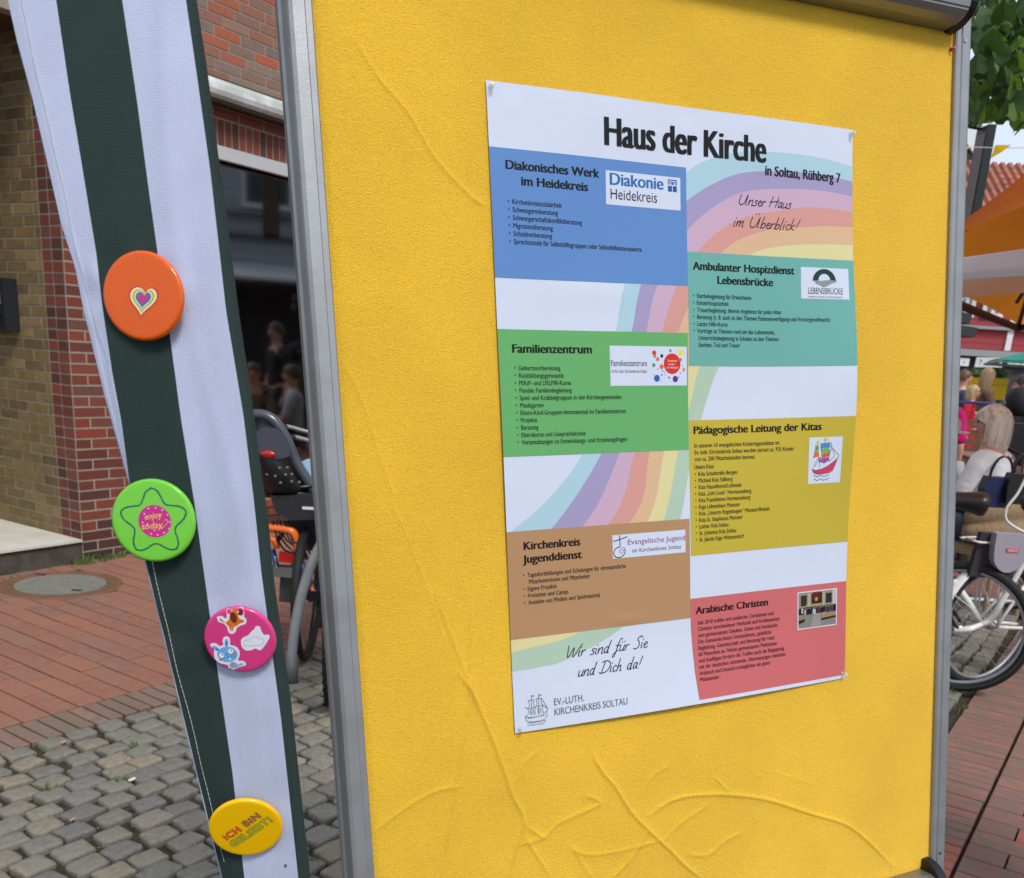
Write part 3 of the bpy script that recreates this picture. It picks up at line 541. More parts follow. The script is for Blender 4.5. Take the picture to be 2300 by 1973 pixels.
def bpt(x, y, back=0.0): return at_d(x, y, dz(y)+back)
cloth = dict(nx=0)
def weave(name, col, k=.55):
    m = mat(name, col, .9, .05, 9, sheen=.15 if col[0] > 100 else 0, spec=.4 if col[0] > 100 else .12); t = m.node_tree; b = t.nodes['Principled BSDF']; tcn = t.nodes.new('ShaderNodeTexCoord')
    w1 = t.nodes.new('ShaderNodeTexWave'); w1.inputs['Scale'].default_value = 330; w1.bands_direction = 'Z'; w1.inputs['Distortion'].default_value = .6
    w2 = t.nodes.new('ShaderNodeTexWave'); w2.inputs['Scale'].default_value = 330; w2.bands_direction = 'X'; w2.inputs['Distortion'].default_value = .6
    nn = t.nodes.new('ShaderNodeTexNoise'); nn.inputs['Scale'].default_value = 900
    ad = t.nodes.new('ShaderNodeMath'); ad.operation = 'ADD'; a2 = t.nodes.new('ShaderNodeMath'); a2.operation = 'ADD'
    for w in (w1, w2, nn): t.links.new(tcn.outputs['Object'], w.inputs['Vector'])
    t.links.new(w1.outputs['Fac'], ad.inputs[0]); t.links.new(w2.outputs['Fac'], ad.inputs[1]); t.links.new(ad.outputs[0], a2.inputs[0]); t.links.new(nn.outputs['Fac'], a2.inputs[1])
    bp = t.nodes.new('ShaderNodeBump'); bp.inputs['Strength'].default_value = k; bp.inputs['Distance'].default_value = .0005
    t.links.new(a2.outputs[0], bp.inputs['Height']); t.links.new(bp.outputs['Normal'], b.inputs['Normal']); return m
wf = weave('white_cloth', (193, 199, 226)); gf = weave('dark_green_cloth', (50, 64, 62))
def build_banner():
    ys = np.linspace(-60, 2060, 150)
    BPOS = ((319, 665), (343, 1170), (538, 1438), (552, 1862))
    def bulge(s, y):               # s 0..1 across; gentle fold relief towards the camera (m)
        x = ip(LE, y)+(ip(RE, y)-ip(LE, y))*s; pk = 0
        for bx_, by_ in BPOS:
            dd = math.hypot(x-bx_, y-by_); an = math.atan2(y-by_, x-bx_); pk += .0011*math.exp(-((dd-95)/45)**2)*math.sin(an*5+bx_)*math.exp(-max(0, dd-95)/80)
        return pk+.0005*math.sin(y/37+s*14)*math.sin(y/211+2)-.0009*math.exp(-((s-.80+.1*math.sin(y/330))/.05)**2)-.0035*math.sin(math.pi*s)-.0007*math.sin(s*9+y/210)-.0006*math.sin(s*23+y/160+2*math.sin(y/400))*math.exp(-((s-.75)/.3)**2)-.0008*math.exp(-((s-.06)/.03)**2)
    def strip(A, B, n, s0, s1, name, m, wrap=False, parent=None):
        mb = MB(); vs = []; cols = n+1+(5 if wrap else 0)
        for y in ys:
            xa, xb = ip(A, y), ip(B, y)
            for i in range(n+1):
                t = i/n; s = s0+(s1-s0)*t; bk = bulge(s, y)
                if wrap: bk += .011*t**2.5
                vs.append(bpt(xa+(xb-xa)*t, y, bk))
            if wrap:
                for q, (dx, db) in enumerate(((.8, .014), (-1, .018), (-6, .021), (-16, .022), (-40, .022))): vs.append(bpt(xb+dx, y, bulge(s1, y)+db))
        fs = [(j*cols+i, (j+1)*cols+i, (j+1)*cols+i+1, j*cols+i+1) for j in range(len(ys)-1) for i in range(cols-1)]
        mb.add(vs, fs); o = put(mb, name, m, parent, True); return o
    root = group_root('striped_banner', bpt(400, 1973), 'white and dark green striped cloth banner stretched beside the pinboard, with four button badges', 'banner')
    tag(strip(LE, S1, 12, 0, .3, 'stripe', wf, parent=root), 'white stripe tapering along the hem'); tag(strip(S1, S2, 16, .3, .6, 'stripe', gf, parent=root), 'broad dark green stripe')
    tag(strip(S2, S3, 16, .6, .92, 'stripe', wf, parent=root), 'white stripe in the middle of the cloth'); tag(strip(S3, RE, 6, .92, 1, 'stripe', gf, wrap=True, parent=root), 'narrow dark green stripe folding round the edge')
    # folded hem behind the left edge
    mb = MB(); vs = []
    for y in ys:
        xa = ip(LE, y)
        for dx, db in ((0, bulge(0, y)), (-.9, .0012), (0, .0026), (14, .003)): vs.append(bpt(xa+dx, y, db))
    mb.add(vs, [(j*4+i, j*4+i+1, (j+1)*4+i+1, (j+1)*4+i) for j in range(len(ys)-1) for i in range(3)]); put(mb, 'hem', wf, root, True)
    ST = [(48, 0), (55, 35), (81, 157), (110, 280), (136, 394), (169, 551), (205, 690), (236, 789), (262, 910), (279, 974), (303, 1084), (341, 1258), (370, 1387), (400, 1513), (439, 1661), (478, 1831), (513, 1973), (530, 2060)]
    mb = MB(); y = -50
    while y < 2050:
        a, b = y, y+9.5
        def sp(y):
            x = ip(ST, y); w = (x-ip(LE, y))/(ip(RE, y)-ip(LE, y)); return bpt(x+.8*math.sin(y/31), y, bulge(max(w, 0), y)-.0020)
        mb.tube([sp(a), sp((a+b)/2), sp(b)], .0003, 4); y += 11.5
    put(mb, 'stitching', mat('pale_thread', (196, 194, 186), .8), root)
    mb = MB()
    for y0 in np.arange(-60, 2050, 70):
        pass
    mb.tube([bpt(ip(RE, y)-14, y, .013) for y in np.linspace(-60, 2060, 12)], .0042, 10); put(mb, 'edge_pole', alu_dark, root)
    return root
build_banner()
# fly on the white stripe
def fly():
    c = bpt(641, 1944, -.002); X, Y, Z = CM[:, 0], -CM[:, 1], -CM[:, 2]; bk = mat('fly_black', (16, 18, 26), .3)
    mb = MB(); mb.sphere(c, .0007, 8, 6); mb.sphere(c-Y*.0011+X*.0002, (.0007, .0007, .0009), 8, 6); mb.sphere(c+Y*.0009, .0005, 8, 6)
    r = top(mb, 'fly', bk, 'tiny black fly sitting on the white stripe near the bottom of the banner', 'fly', smooth=True)
    for s in (-1, 1):
        m2 = MB()
        for k in (-.6, 0, .7): m2.tube([c+Y*k*.0006, c+X*s*.0012+Y*k*.0013+Z*.0003, c+X*s*.0018+Y*k*.002-Z*.0008], .00006, 4)
        put(m2, 'leg', bk, r)
fly()
# ================================================================== BUTTON BADGES
def badge(x, y, rad_px, D, tilt, phi, col, label, prints, roll=0):
    c = at_d(x, y, D); toC = np.cross(bpt(x, y+60)-bpt(x, y-60), bpt(x+60, y)-bpt(x-60, y)); toC /= np.linalg.norm(toC); toC *= np.sign(np.dot(toC, CP-c)); D = dz(y)-.0115-(.003 if y > 1700 else 0); c = at_d(x, y, D); X0 = CM[:, 0]-toC*np.dot(CM[:, 0], toC); X0 /= np.linalg.norm(X0); Y0 = np.cross(toC, X0)
    d = X0*math.cos(phi)+Y0*math.sin(phi); Z = toC*math.cos(tilt)+d*math.sin(tilt)
    X = X0*math.cos(roll)+Y0*math.sin(roll); X = X-Z*np.dot(X, Z); X /= np.linalg.norm(X); Y = np.cross(Z, X); rr = rad_px/FPX*D*1000
    root = group_root('button_badge', c-Z*.004, label, 'badge', 'button badges pinned to the striped banner')
    def zz(r): t = min(r/rr, 1); return 0.45*(1-t*t) if t < .93 else 0.45*(1-.93**2)-(((t-.93)/.07)**2)*1.6
    def M(a, b, k=0.0): return c+X*(a/1000)-Y*(b/1000)+Z*((zz(math.hypot(a, b))+k)/1000)
    mb = MB(); prof = [(rr*t/1000, zz(rr*t)/1000) for t in np.linspace(0, .93, 14)]+[(rr*t/1000, zz(rr*t)/1000) for t in (.95, .965, .98, .99, 1)]+[(rr*1.003/1000, -.0026), (rr*.985/1000, -.0042), (rr*.95/1000, -.0046), (rr*.9/1000, -.0040), (0, -.0040)]
    mb.lathe(prof, c, (X, Y, Z), 72); put(mb, 'printed_face', mat('badge_%d_%d_%d' % col, col, .38, .02, 200, coat=.4, spec=.25, bump=.04, bs=60), root, True)
    prints(root, M, Z, rr)
    m2 = MB(); m2.tube([c-Z*.0052+X*(k-.5)*.03 for k in np.linspace(0, 1, 5)], .0005, 6); put(m2, 'safety_pin', chrome, root)
    return root
def bink(c): return mat('badge_ink_%d_%d_%d' % c, c, .35, coat=.55)
def bflat(nm, ps, c, k, root, M, Z): flat(nm, ps, c, k, root, M, Z, bink(c))
def txt_on(root, items, M, Z, name='lettering'):
    G, cp = glyphs([dict(t, bold=0) for t in items]); it2 = []
    for t, g_ in zip(items, G):
        bo = t['bold']*t['cap']
        for ci, (dx, dy) in enumerate([(0, 0)] if bo <= 0 else [(bo*math.cos(q), bo*math.sin(q)) for q in np.linspace(0, 2*math.pi, 8, endpoint=False)]): it2.append((dict(t, x=t['x']+dx, y=t['y']+dy, k=t.get('k', .12)+.004*ci), g_))
    for t, (V, F) in it2:
        x0, x1 = V[:, 0].min(), V[:, 0].max(); sx = t['w']/(x1-x0); sy = t['cap']/cp; ca, sa = math.cos(t.get('rot', 0)), math.sin(t.get('rot', 0)); mb = MB(); v3 = []
        for x, y in V: a = (x-x0)*sx; b = -y*sy; v3.append(M(t['x']+a*ca-b*sa, t['y']+a*sa+b*ca, t.get('k', .12)))
        mb.add(v3, orient(v3, F, Z)); put(mb, name, bink(t['col']), root)
def p_heart(root, M, Z, rr):
    def h(s): return [(1.5+s*.058*16*math.sin(t)**3+.012*s*(13*math.cos(t)), -.5-s*.062*(13*math.cos(t)-5*math.cos(2*t)-2*math.cos(3*t)-math.cos(4*t))*1.0+s*.1-.0*t) for t in np.linspace(0, 2*math.pi, 48, endpoint=False)]
    for i, (s, c) in enumerate(((12.6, (190, 24, 84)), (11.2, (244, 222, 120)), (8.9, (20, 130, 160)), (8.0, (240, 220, 120)), (6.6, (20, 130, 190)), (5.2, (50, 90, 170)), (4.2, (206, 20, 110)))):
        bflat('heart', [[(x, y+2) for x, y in h(s)]], c, .17+.05*i, root, M, Z)
def p_star(root, M, Z, rr):
    P = []
    for i in range(10):
        a = -math.pi/2+i*math.pi/5+.02; r = (26 if i % 2 == 0 else 16.5); P.append((1+r*math.cos(a), 1+r*math.sin(a)*1.02))
        if i % 2 == 0: P[-1] = (1+23*math.cos(a-.22), 1+23*math.sin(a-.22)); P.append((1+26*math.cos(a), 1+26*math.sin(a))); P.append((1+23*math.cos(a+.22), 1+23*math.sin(a+.22)))
    Q = bez(P+[P[0]], 6); r_ = random.Random(4); seg = []
    for j in range(3): seg.append([(x+r_.uniform(-.35, .35), y+r_.uniform(-.35, .35)) for x, y in Q[::1]])
    strokes('star_outline', seg, 1.0, (24, 104, 84), .1, root, M, Z, n=1, mt=bink((24, 104, 84)))
    bflat('pink_disc', [circ(1.5, .5, 12.6, 40)], (190, 20, 124), .08, root, M, Z)
    dots = [(x, y) for x, y in ((-7, -6), (-3.5, -10), (2, -10.4), (7, -8.5), (10.5, -4.5), (-9, .5), (-8.5, 5.5), (11.8, 1), (10.5, 6), (6.5, 9), (1.5, 10.5), (-3.5, 9.6), (-.5, 6.9), (5, 5.4), (-5.5, 2.2), (4.6, -3.6))]
    bflat('dot', [circ(1.2+x, .5+y, .62, 8) for x, y in dots], (240, 190, 220), .16, root, M, Z)
    txt_on(root, [dict(body='enjoy', x=-5.5, y=-1.0, w=13.5, cap=4.6, bold=.02, shear=.25, col=(236, 190, 50), k=.22, rot=-.1), dict(body='today', x=-8.5, y=6.5, w=16, cap=4.8, bold=.02, shear=.25, col=(236, 190, 50), k=.22, rot=-.06)], M, Z)
    strokes('flourish', [[(6, 6.4), (9, 4), (11.6, 1), (10.4, -.6), (8.8, .4)]], .35, (236, 190, 50), .22, root, M, Z, mt=bink((236, 190, 50)))
def p_pets(root, M, Z, rr):
    # photo of 1422 px for 200 px; badge centre at (560, 990) there; 7.11 px per photo px
    s = rr/555.0
    g = lambda P: [((x-560)*s, (y-990)*s) for x, y in P]
    W_, k = (226, 226, 234), .08
    bflat('sticker', [bez(g([(250, 590), (330, 575), (385, 620), (410, 560), (410, 480), (440, 462), (520, 452), (600, 448), (660, 450), (680, 520), (670, 590), (700, 640), (680, 710), (600, 740), (540, 780), (520, 830), (480, 872), (430, 870), (400, 830), (390, 760), (340, 700), (270, 670), (250, 590)]), 4)[:-1]], W_, k, root, M, Z)
    bflat('sticker', [bez(g([(300, 1060), (300, 970), (340, 920), (400, 930), (412, 1000), (410, 1060), (490, 1090), (535, 1160), (530, 1250), (500, 1330), (580, 1345), (615, 1385), (600, 1420), (500, 1450), (420, 1490), (380, 1515), (330, 1490), (335, 1420), (310, 1400), (200, 1370), (140, 1290), (140, 1180), (150, 1120), (100, 1080), (110, 1035), (180, 1030), (230, 1070), (260, 1080), (300, 1060)]), 4)[:-1]], W_, k, root, M, Z)
    bflat('sticker', [bez(g([(575, 1040), (590, 970), (650, 925), (700, 905), (760, 840), (810, 800), (830, 762), (890, 760), (910, 830), (945, 900), (1020, 905), (1025, 950), (985, 1020), (930, 1100), (870, 1160), (820, 1150), (790, 1130), (720, 1160), (640, 1160), (590, 1110), (575, 1040)]), 4)[:-1]], W_, k, root, M, Z)
    strokes('sticker_line', [g([(640, 1080), (620, 1030), (660, 985), (720, 985), (760, 940), (820, 925), (860, 960), (915, 960), (935, 1010), (900, 1060), (850, 1075), (760, 1085), (640, 1080)])], .5, (190, 190, 200), .2, root, M, Z, mt=bink((190, 190, 200)))
    def f(c, k, *ps): bflat('sticker_print', [g(p) for p in ps], c, k, root, M, Z)
    e = lambda x, y, a, b, r=0: [(x+a*math.cos(t)*math.cos(r)-b*math.sin(t)*math.sin(r), y+a*math.cos(t)*math.sin(r)+b*math.sin(t)*math.cos(r)) for t in np.linspace(0, 2*math.pi, 18, endpoint=False)]
    f((218, 110, 28), .14, [(375, 690), (430, 640), (455, 560), (460, 490), (520, 465), (590, 465), (600, 520), (580, 570), (600, 630), (660, 650), (650, 690), (600, 700), (540, 745), (490, 760), (480, 825), (465, 825), (462, 770), (448, 830), (432, 830), (430, 770)], [(290, 625), (310, 620), (375, 685), (360, 690), (300, 650)])
    f((110, 42, 22), .2, e(507, 605, 52, 90, -.1), e(622, 515, 32, 60, .1)); f((240, 236, 230), .24, e(500, 487, 18, 12), [(560, 515), (600, 495), (590, 530)]); f((40, 24, 20), .28, e(503, 488, 7, 7), e(302, 635, 12, 12), e(655, 662, 10, 6))
    f((110, 170, 222), .14, e(345, 1225, 160, 135, -.15), e(420, 1415, 68, 55), e(352, 1030, 27, 72, .12), e(180, 1120, 62, 30, .75), [(470, 1420), (540, 1380), (580, 1385), (575, 1405), (500, 1435), (440, 1460)], [(350, 1440), (400, 1455), (370, 1500), (330, 1495)])
    f((40, 120, 196), .2, e(350, 1035, 15, 42, .12), e(197, 1135, 30, 17, .75)); f((236, 240, 244), .2, e(403, 1168, 42, 40), e(252, 1240, 38, 40), e(376, 1305, 14, 18)); f((30, 30, 40), .26, e(413, 1158, 11, 13), e(266, 1230, 11, 13), e(335, 1222, 16, 7, -.5))
    f((196, 70, 110), .2, e(455, 1200, 28, 16, -.3), e(232, 1315, 30, 14, -.3)); f((222, 120, 90), .22, e(407, 1400, 20, 48))
    strokes('sticker_line', [g([(345, 1240), (350, 1270), (370, 1270)]), g([(350, 1270), (335, 1280)]), g([(385, 1245), (440, 1230), (480, 1245)]), g([(385, 1258), (460, 1268)]), g([(300, 1270), (270, 1310)])], .25, (30, 60, 100), .26, root, M, Z, mt=bink((30, 60, 100)))
def p_loved(root, M, Z, rr):
    ro = -.60; it = []
    for dk, kk in ((1, 0), (0, 1)):
        b = .11 if dk else .045
        for body, x, y, w, cap, c in (('iCH', -17, 10.4, 16, 6.2, (222, 96, 50)), ('BiN', 1.2, -2.6, 16, 6.2, (176, 110, 70)), ('GELiEBT!', -12.8, 19.2, 44, 6.6, (176, 182, 48))):
            cc = (88, 62, 26) if dk else c
            if dk and c[0] == 222: cc = (160, 50, 20)
            pad = 0
            it.append(dict(body=body, x=x-pad*.8, y=y+pad*.3, w=w+2*pad, cap=cap+pad*.6, bold=b, shear=0, col=cc, k=.1+.08*kk, rot=ro, spc=1.15))
    txt_on(root, it, M, Z)
badge(319, 665, 97, .682, R(9), R(180), (222, 92, 14), 'orange button badge with a small rainbow heart', p_heart, R(-6))
badge(343.5, 1170, 93, .702, R(6), R(75), (112, 196, 60), 'green button badge with a star outline and the words enjoy today', p_star, R(2))
badge(538.5, 1438.5, 79.5, .752, R(4), R(-45), (212, 60, 126), 'pink button badge with three animal stickers', p_pets, 0)
badge(552, 1862, 80.5, .808, R(11), R(-38), (238, 184, 0), 'yellow button badge reading ich bin geliebt', p_loved, 0)
# ================================================================== GROUND
E1 = np.array([math.sin(R(34)), math.cos(R(34)), 0]); E2 = np.array([math.cos(R(34)), -math.sin(R(34)), 0]); PZ = R(90-34)
soil = mat('dark_joint_soil', (46, 38, 30), .95, .3, 30, .8, 150, col2=(56, 54, 32))
mb = MB(); mb.add([(-60, -40, -.022), (60, -40, -.022), (60, 6.9, -.022), (-60, 6.9, -.022)], [(0, 1, 2, 3)]); tag(put(mb, 'ground', soil), kind='structure')
pave_far = bpy.data.materials.new('far_red_paving'); pave_far.use_nodes = True
_t = pave_far.node_tree; _b = _t.nodes['Principled BSDF']; _b.inputs['Roughness'].default_value = .85; _br = _t.nodes.new('ShaderNodeTexBrick'); _tc = _t.nodes.new('ShaderNodeTexCoord')
_br.inputs['Scale'].default_value = 1; _br.inputs['Brick Width'].default_value = .25; _br.inputs['Row Height'].default_value = .12; _br.inputs['Mortar Size'].default_value = .006
_br.inputs['Color1'].default_value = (*s2l((150, 92, 76)), 1); _br.inputs['Color2'].default_value = (*s2l((124, 84, 74)), 1); _br.inputs['Mortar'].default_value = (*s2l((70, 56, 48)), 1)
_t.links.new(_tc.outputs['Object'], _br.inputs['Vector']); _t.links.new(_br.outputs['Color'], _b.inputs['Base Color'])
mb = MB(); mb.add([(-200, 6.9, -.002), (200, 6.9, -.002), (200, 260, -.002), (-200, 260, -.002)], [(0, 1, 2, 3)]); tag(put(mb, 'plaza', pave_far), kind='structure')
pave_b = mat('red_paving_brick', None, .82, .10, 18, .5, 160, rnd=[(144, 90, 72), (136, 94, 82), (156, 100, 78), (128, 92, 84), (150, 96, 74), (138, 100, 88)], col2=(134, 100, 84))
pave_s = mat('brown_border_brick', None, .85, .12, 18, .5, 160, rnd=[(134, 106, 94), (126, 98, 86), (142, 110, 98), (120, 98, 86)], col2=(108, 98, 84))
pave_r = mat('dirty_red_clinker', None, .8, .12, 12, .5, 160, rnd=[(136, 98, 86), (146, 102, 88), (128, 94, 84), (142, 96, 84)], col2=(108, 94, 84))
cob_m = mat('grey_cobble_granite', None, .82, .22, 42, .9, 110, rnd=[(124, 120, 110), (112, 110, 104), (130, 123, 110), (117, 115, 108), (136, 126, 108), (108, 106, 102), (122, 118, 110)], bdist=.006)
def brick_mesh(L, W, H=.02, ch=.0025, nm='brick', m=pave_b):
    mb = MB(); a, b = L/2, W/2; A = [(-a, -b), (a, -b), (a, b), (-a, b)]; B_ = [(-a+ch, -b+ch), (a-ch, -b+ch), (a-ch, b-ch), (-a+ch, b-ch)]
    mb.v = [(x, y, -H) for x, y in A]+[(x, y, -ch) for x, y in A]+[(x, y, 0) for x, y in B_]
    mb.f = [(i, (i+1) % 4, 4+(i+1) % 4, 4+i) for i in range(4)]+[(4+i, 4+(i+1) % 4, 8+(i+1) % 4, 8+i) for i in range(4)]+[(8, 9, 10, 11)]; mb.m = [0]*9
    return mb.mesh(nm, m)
def cobble_mesh(seed):
    r_ = random.Random(seed); n = 14; mb = MB(); pts = []
    L, W_ = .0578+r_.uniform(-.008, .004), .0458+r_.uniform(-.005, .003); sk = r_.uniform(-.2, .2)
    for i in range(n):
        a = 2*math.pi*(i+.5)/n; c, s = math.cos(a), math.sin(a); p = .27
        x = L*math.copysign(abs(c)**p, c)*(1+r_.uniform(-.12, .05)); y = W_*math.copysign(abs(s)**p, s)*(1+r_.uniform(-.12, .05)); pts.append((x+sk*y*.5, y))
    for z, k in ((-.03, .96), (-.010, 1.0), (-.0035, .97), (0, .88), (.0015, .6)): mb.v += [(x*k, y*k, z+(r_.uniform(-.0012, .0012) if k < 1 else 0)) for x, y in pts]
    mb.v.append((0, 0, .0018)); mb.f = [(q*n+i, q*n+(i+1) % n, (q+1)*n+(i+1) % n, (q+1)*n+i) for q in range(4) for i in range(n)]+[(4*n+i, 4*n+(i+1) % n, 5*n) for i in range(n)]; mb.m = [0]*len(mb.f)
    return mb.mesh('cobble', cob_m, True)
q0 = float(np.mean([on_z(*p) @ E2 for p in ((0, 1687), (187, 1631), (391, 1578))])); q1 = float(np.mean([on_z(*p) @ E2 for p in ((2212, 1526), (2128, 1644))]))
mhc = on_z(137, 1314); MHR = .345
def visible(c):
    x, y, d = project(c); return d > 0 and -70 < x < 2370 and y < 2050 and y > 700 and (x < 790 or x > 2075) and not (x < 700 and x > 330+ (y-1300)*.33+40 and x < 560+(y-1000)*.13) and not (x < 330 and y < 1230)
def lay(label, nm, pieces, meshes, cap=300):
    root = tag(bpy.data.objects.new(nm, None), kind='structure'); COL.objects.link(root)
    vis = sorted([p for p in pieces if visible(p[0])], key=lambda p: p[0][1])[:cap]; ids = {id(p) for p in vis}; rest = [p for p in pieces if id(p) not in ids]
    for c, rz, k, tl in vis: shared(meshes[0], meshes[1][k], c, root, rot=(tl[0], tl[1], rz))
    mb = MB()
    for c, rz, k, tl in rest:
        me = meshes[1][k]; ca, sa = math.cos(rz), math.sin(rz)
        mb.add([(c[0]+v.co.x*ca-v.co.y*sa, c[1]+v.co.x*sa+v.co.y*ca, c[2]+v.co.z) for v in me.vertices], [tuple(f.vertices) for f in me.polygons])
    if mb.v: tag(put(mb, 'distant_'+meshes[0]+'s', isl_mats[nm], root), kind='stuff')
    return root
def islm(src, nm, cols, **k): return mat(nm, None, .82, .12, 18, .5, 160, rnd=cols, isl=True, **k)
isl_mats = {'red_pavement': islm(0, 'red_paving_far', [(144, 90, 72), (136, 94, 82), (156, 100, 78), (128, 92, 84)]), 'border_strip': islm(0, 'border_far', [(146, 106, 92), (136, 98, 84), (128, 98, 84)]),
            'clinker_pavement': islm(0, 'clinker_far', [(150, 92, 76), (162, 98, 80), (140, 90, 78)]), 'cobble_strip': islm(0, 'cobbles_far', [(122, 120, 112), (108, 108, 104), (134, 130, 118), (140, 130, 108)])}
rj = lambda s: random.uniform(-s, s)
def P3(p, q, z=0): v = E1*p+E2*q; return np.array([v[0], v[1], z])
# left red bricks: long side along E2
BLK_L = lambda nm, L, W_, m: brick_mesh(L, W_, m=m)
flatm = [brick_mesh(.2535, .1120, m=pave_b)]
ps = []
pr = np.arange(1.0, 8.4, .1205)
for i, p in enumerate(pr):
    for k in range(0, 14):
        q = q0-.215-.131-k*.262+(.131 if i % 2 else 0)
        c = P3(p, q, rj(.0015))
        if i % 2 and k == 0: continue
        if np.linalg.norm(c[:2]-mhc[:2]) < MHR-.02: continue
        ps.append((c, -R(34)+rj(.006), 0, (rj(.006), rj(.006))))
lay('', 'red_pavement', ps, ('brick', flatm))
halfm = [brick_mesh(.123, .1120, m=pave_b)]; ps = []
for i, p in enumerate(pr):
    if i % 2: ps.append((P3(p, q0-.215-.0655, rj(.0015)), -R(34), 0, (0, 0)))
solm = [brick_mesh(.204, .0565, m=pave_s)]; pb = []
for p in np.arange(1.0, 8.4, .0668): pb.append((P3(p, q0-.107+rj(.002), rj(.0018)-.001), -R(34)+rj(.014), 0, (rj(.01), rj(.01))))
lay('', 'border_strip', pb, ('brick', solm)); 
root = bpy.data.objects['red_pavement']
for c, rz, k, tl in ps:
    if visible(c): shared('brick', halfm[0], c, root, rz=rz)
cm = [cobble_mesh(i) for i in range(10)]; ps = []
for j, q in enumerate(np.arange(q0+.05, q1-.03, .0985)):
    p = .9+(.062 if j % 2 else 0)+.02*math.sin(j*2.3)
    while p < 7.6:
        ps.append((P3(p+rj(.006), q+.010*math.sin(p*3.1+j)+rj(.004), rj(.003)), PZ+rj(.10), random.randrange(10), (rj(.055), rj(.055)))); p += .1245+rj(.010)
lay('', 'cobble_strip', [p for p in ps if p[0][1] > 1.6], ('cobble', cm))
cs = [brick_mesh(.254, .0575, m=pave_r), brick_mesh(.2555, .1145, m=pave_r)]; pb = []
for p in np.arange(1.0, 8.0, .0655): pb.append((P3(p, q1+.131+rj(.002), rj(.0012)), -R(34)+rj(.008), 0, (rj(.006), rj(.006))))
cs.append(brick_mesh(.124, .1145, m=pave_r))
for i, p in enumerate(np.arange(1.0, 8.0, .1225)):
    if i % 2: pb.append((P3(p, q1+.269+.0655, rj(.001)), -R(34), 2, (0, 0)))
    for k in range(7): pb.append((P3(p, q1+.269+.131+k*.2625+(.131 if i % 2 else 0), rj(.001)), -R(34), 1, (rj(.004), rj(.004))))
lay('', 'clinker_pavement', [p for p in pb if p[0][1] > 1.6], ('brick', cs))
# litter between the cobbles
mb = MB()
for _ in range(16000):
    q = random.choice([random.uniform(q0, q0+1.9), random.uniform(q0, q0+1.4)]); p = random.uniform(1.4, 5.2); c = P3(p, q, -.004+random.uniform(-.004, .003)); x, y, d = project(c)
    if not (d > 0 and -20 < x < 800 and y < 1990): continue
    n_ = math.sin(c[0]*9+2)*math.cos(c[1]*7)+random.uniform(-.9, .9)
    if n_ < .1: continue
    s = random.uniform(.002, .0065); a = random.uniform(0, 6.28); b = a+random.uniform(1.6, 2.6); h = random.uniform(-.3, .8)*s
    mb.add([c, c+[s*math.cos(a), s*math.sin(a), h], c+[s*math.cos(b), s*math.sin(b), h*.4+.001]], [(0, 1, 2)])
tag(put(mb, 'joint_litter', mat('dry_litter', None, .9, rnd=[(96, 84, 44), (126, 104, 66), (70, 74, 34), (150, 128, 84), (84, 64, 44)], isl=True)), kind='stuff')
def leaf_flake(x, y, s, col, label, nm='fallen_leaf', cat='leaf'):
    c = on_z(x, y, .004); mb = MB(); P = [(-1, -.3), (-.4, -.8), (.4, -.7), (1, 0), (.5, .7), (-.3, .8), (-1, .4)]
    pts = [c+np.array([a*s, b*s, .004*math.sin(a*2+b)+.002]) for a, b in P]; mb.prism(pts, (0, 0, .0008)); top(mb, nm, mat('leaf_%d_%d_%d' % col, col, .7, .1, 80), label, cat)
leaf_flake(297, 1752, .014, (206, 214, 160), 'pale green fallen petal lying on the cobbles left of the banner', 'petal', 'petal')
leaf_flake(143, 1668, .011, (196, 150, 100), 'tan dry leaf lying where the red bricks meet the cobbles'); leaf_flake(163, 1842, .009, (186, 140, 80), 'tan dry leaf stuck between cobbles at lower left')
# grass at the foot of the step and in joints
def tufts(spots, nm):
    mb = MB()
    for c, n, hh, sp in spots:
        for _ in range(n):
            b = np.array(c)+[rj(sp), rj(sp), 0]; a = random.uniform(0, 6.28); h = hh*random.uniform(.4, 1); w = .0022*random.uniform(.7, 1.6); l = h*random.uniform(.2, .9)
            d = np.array([math.cos(a), math.sin(a), 0]); s = np.array([-d[1], d[0], 0])*w; mb.add([b-s, b+s, b+d*l*.4+[0, 0, h*.6]+s*.7, b+d*l+[0, 0, h]], [(0, 1, 2), (0, 2, 3)])
    return tag(put(mb, nm, mat('weed_green', None, .6, rnd=[(74, 98, 34), (98, 124, 48), (58, 80, 32), (110, 120, 60)], isl=True)), kind='stuff')
sp = [(on_z(x, y), 26, .07, .03) for x, y in ((205, 1266), (190, 1268), (172, 1270), (140, 1262), (122, 1264), (250, 1256), (270, 1252), (232, 1260))]+[(on_z(x, y), 14, .03, .02) for x, y in ((2150, 1595), (2140, 1558), (2162, 1590), (30, 1300), (300, 1675), (108, 1772), (262, 1752), (700, 1930), (660, 1780))]
tufts(sp, 'weeds')
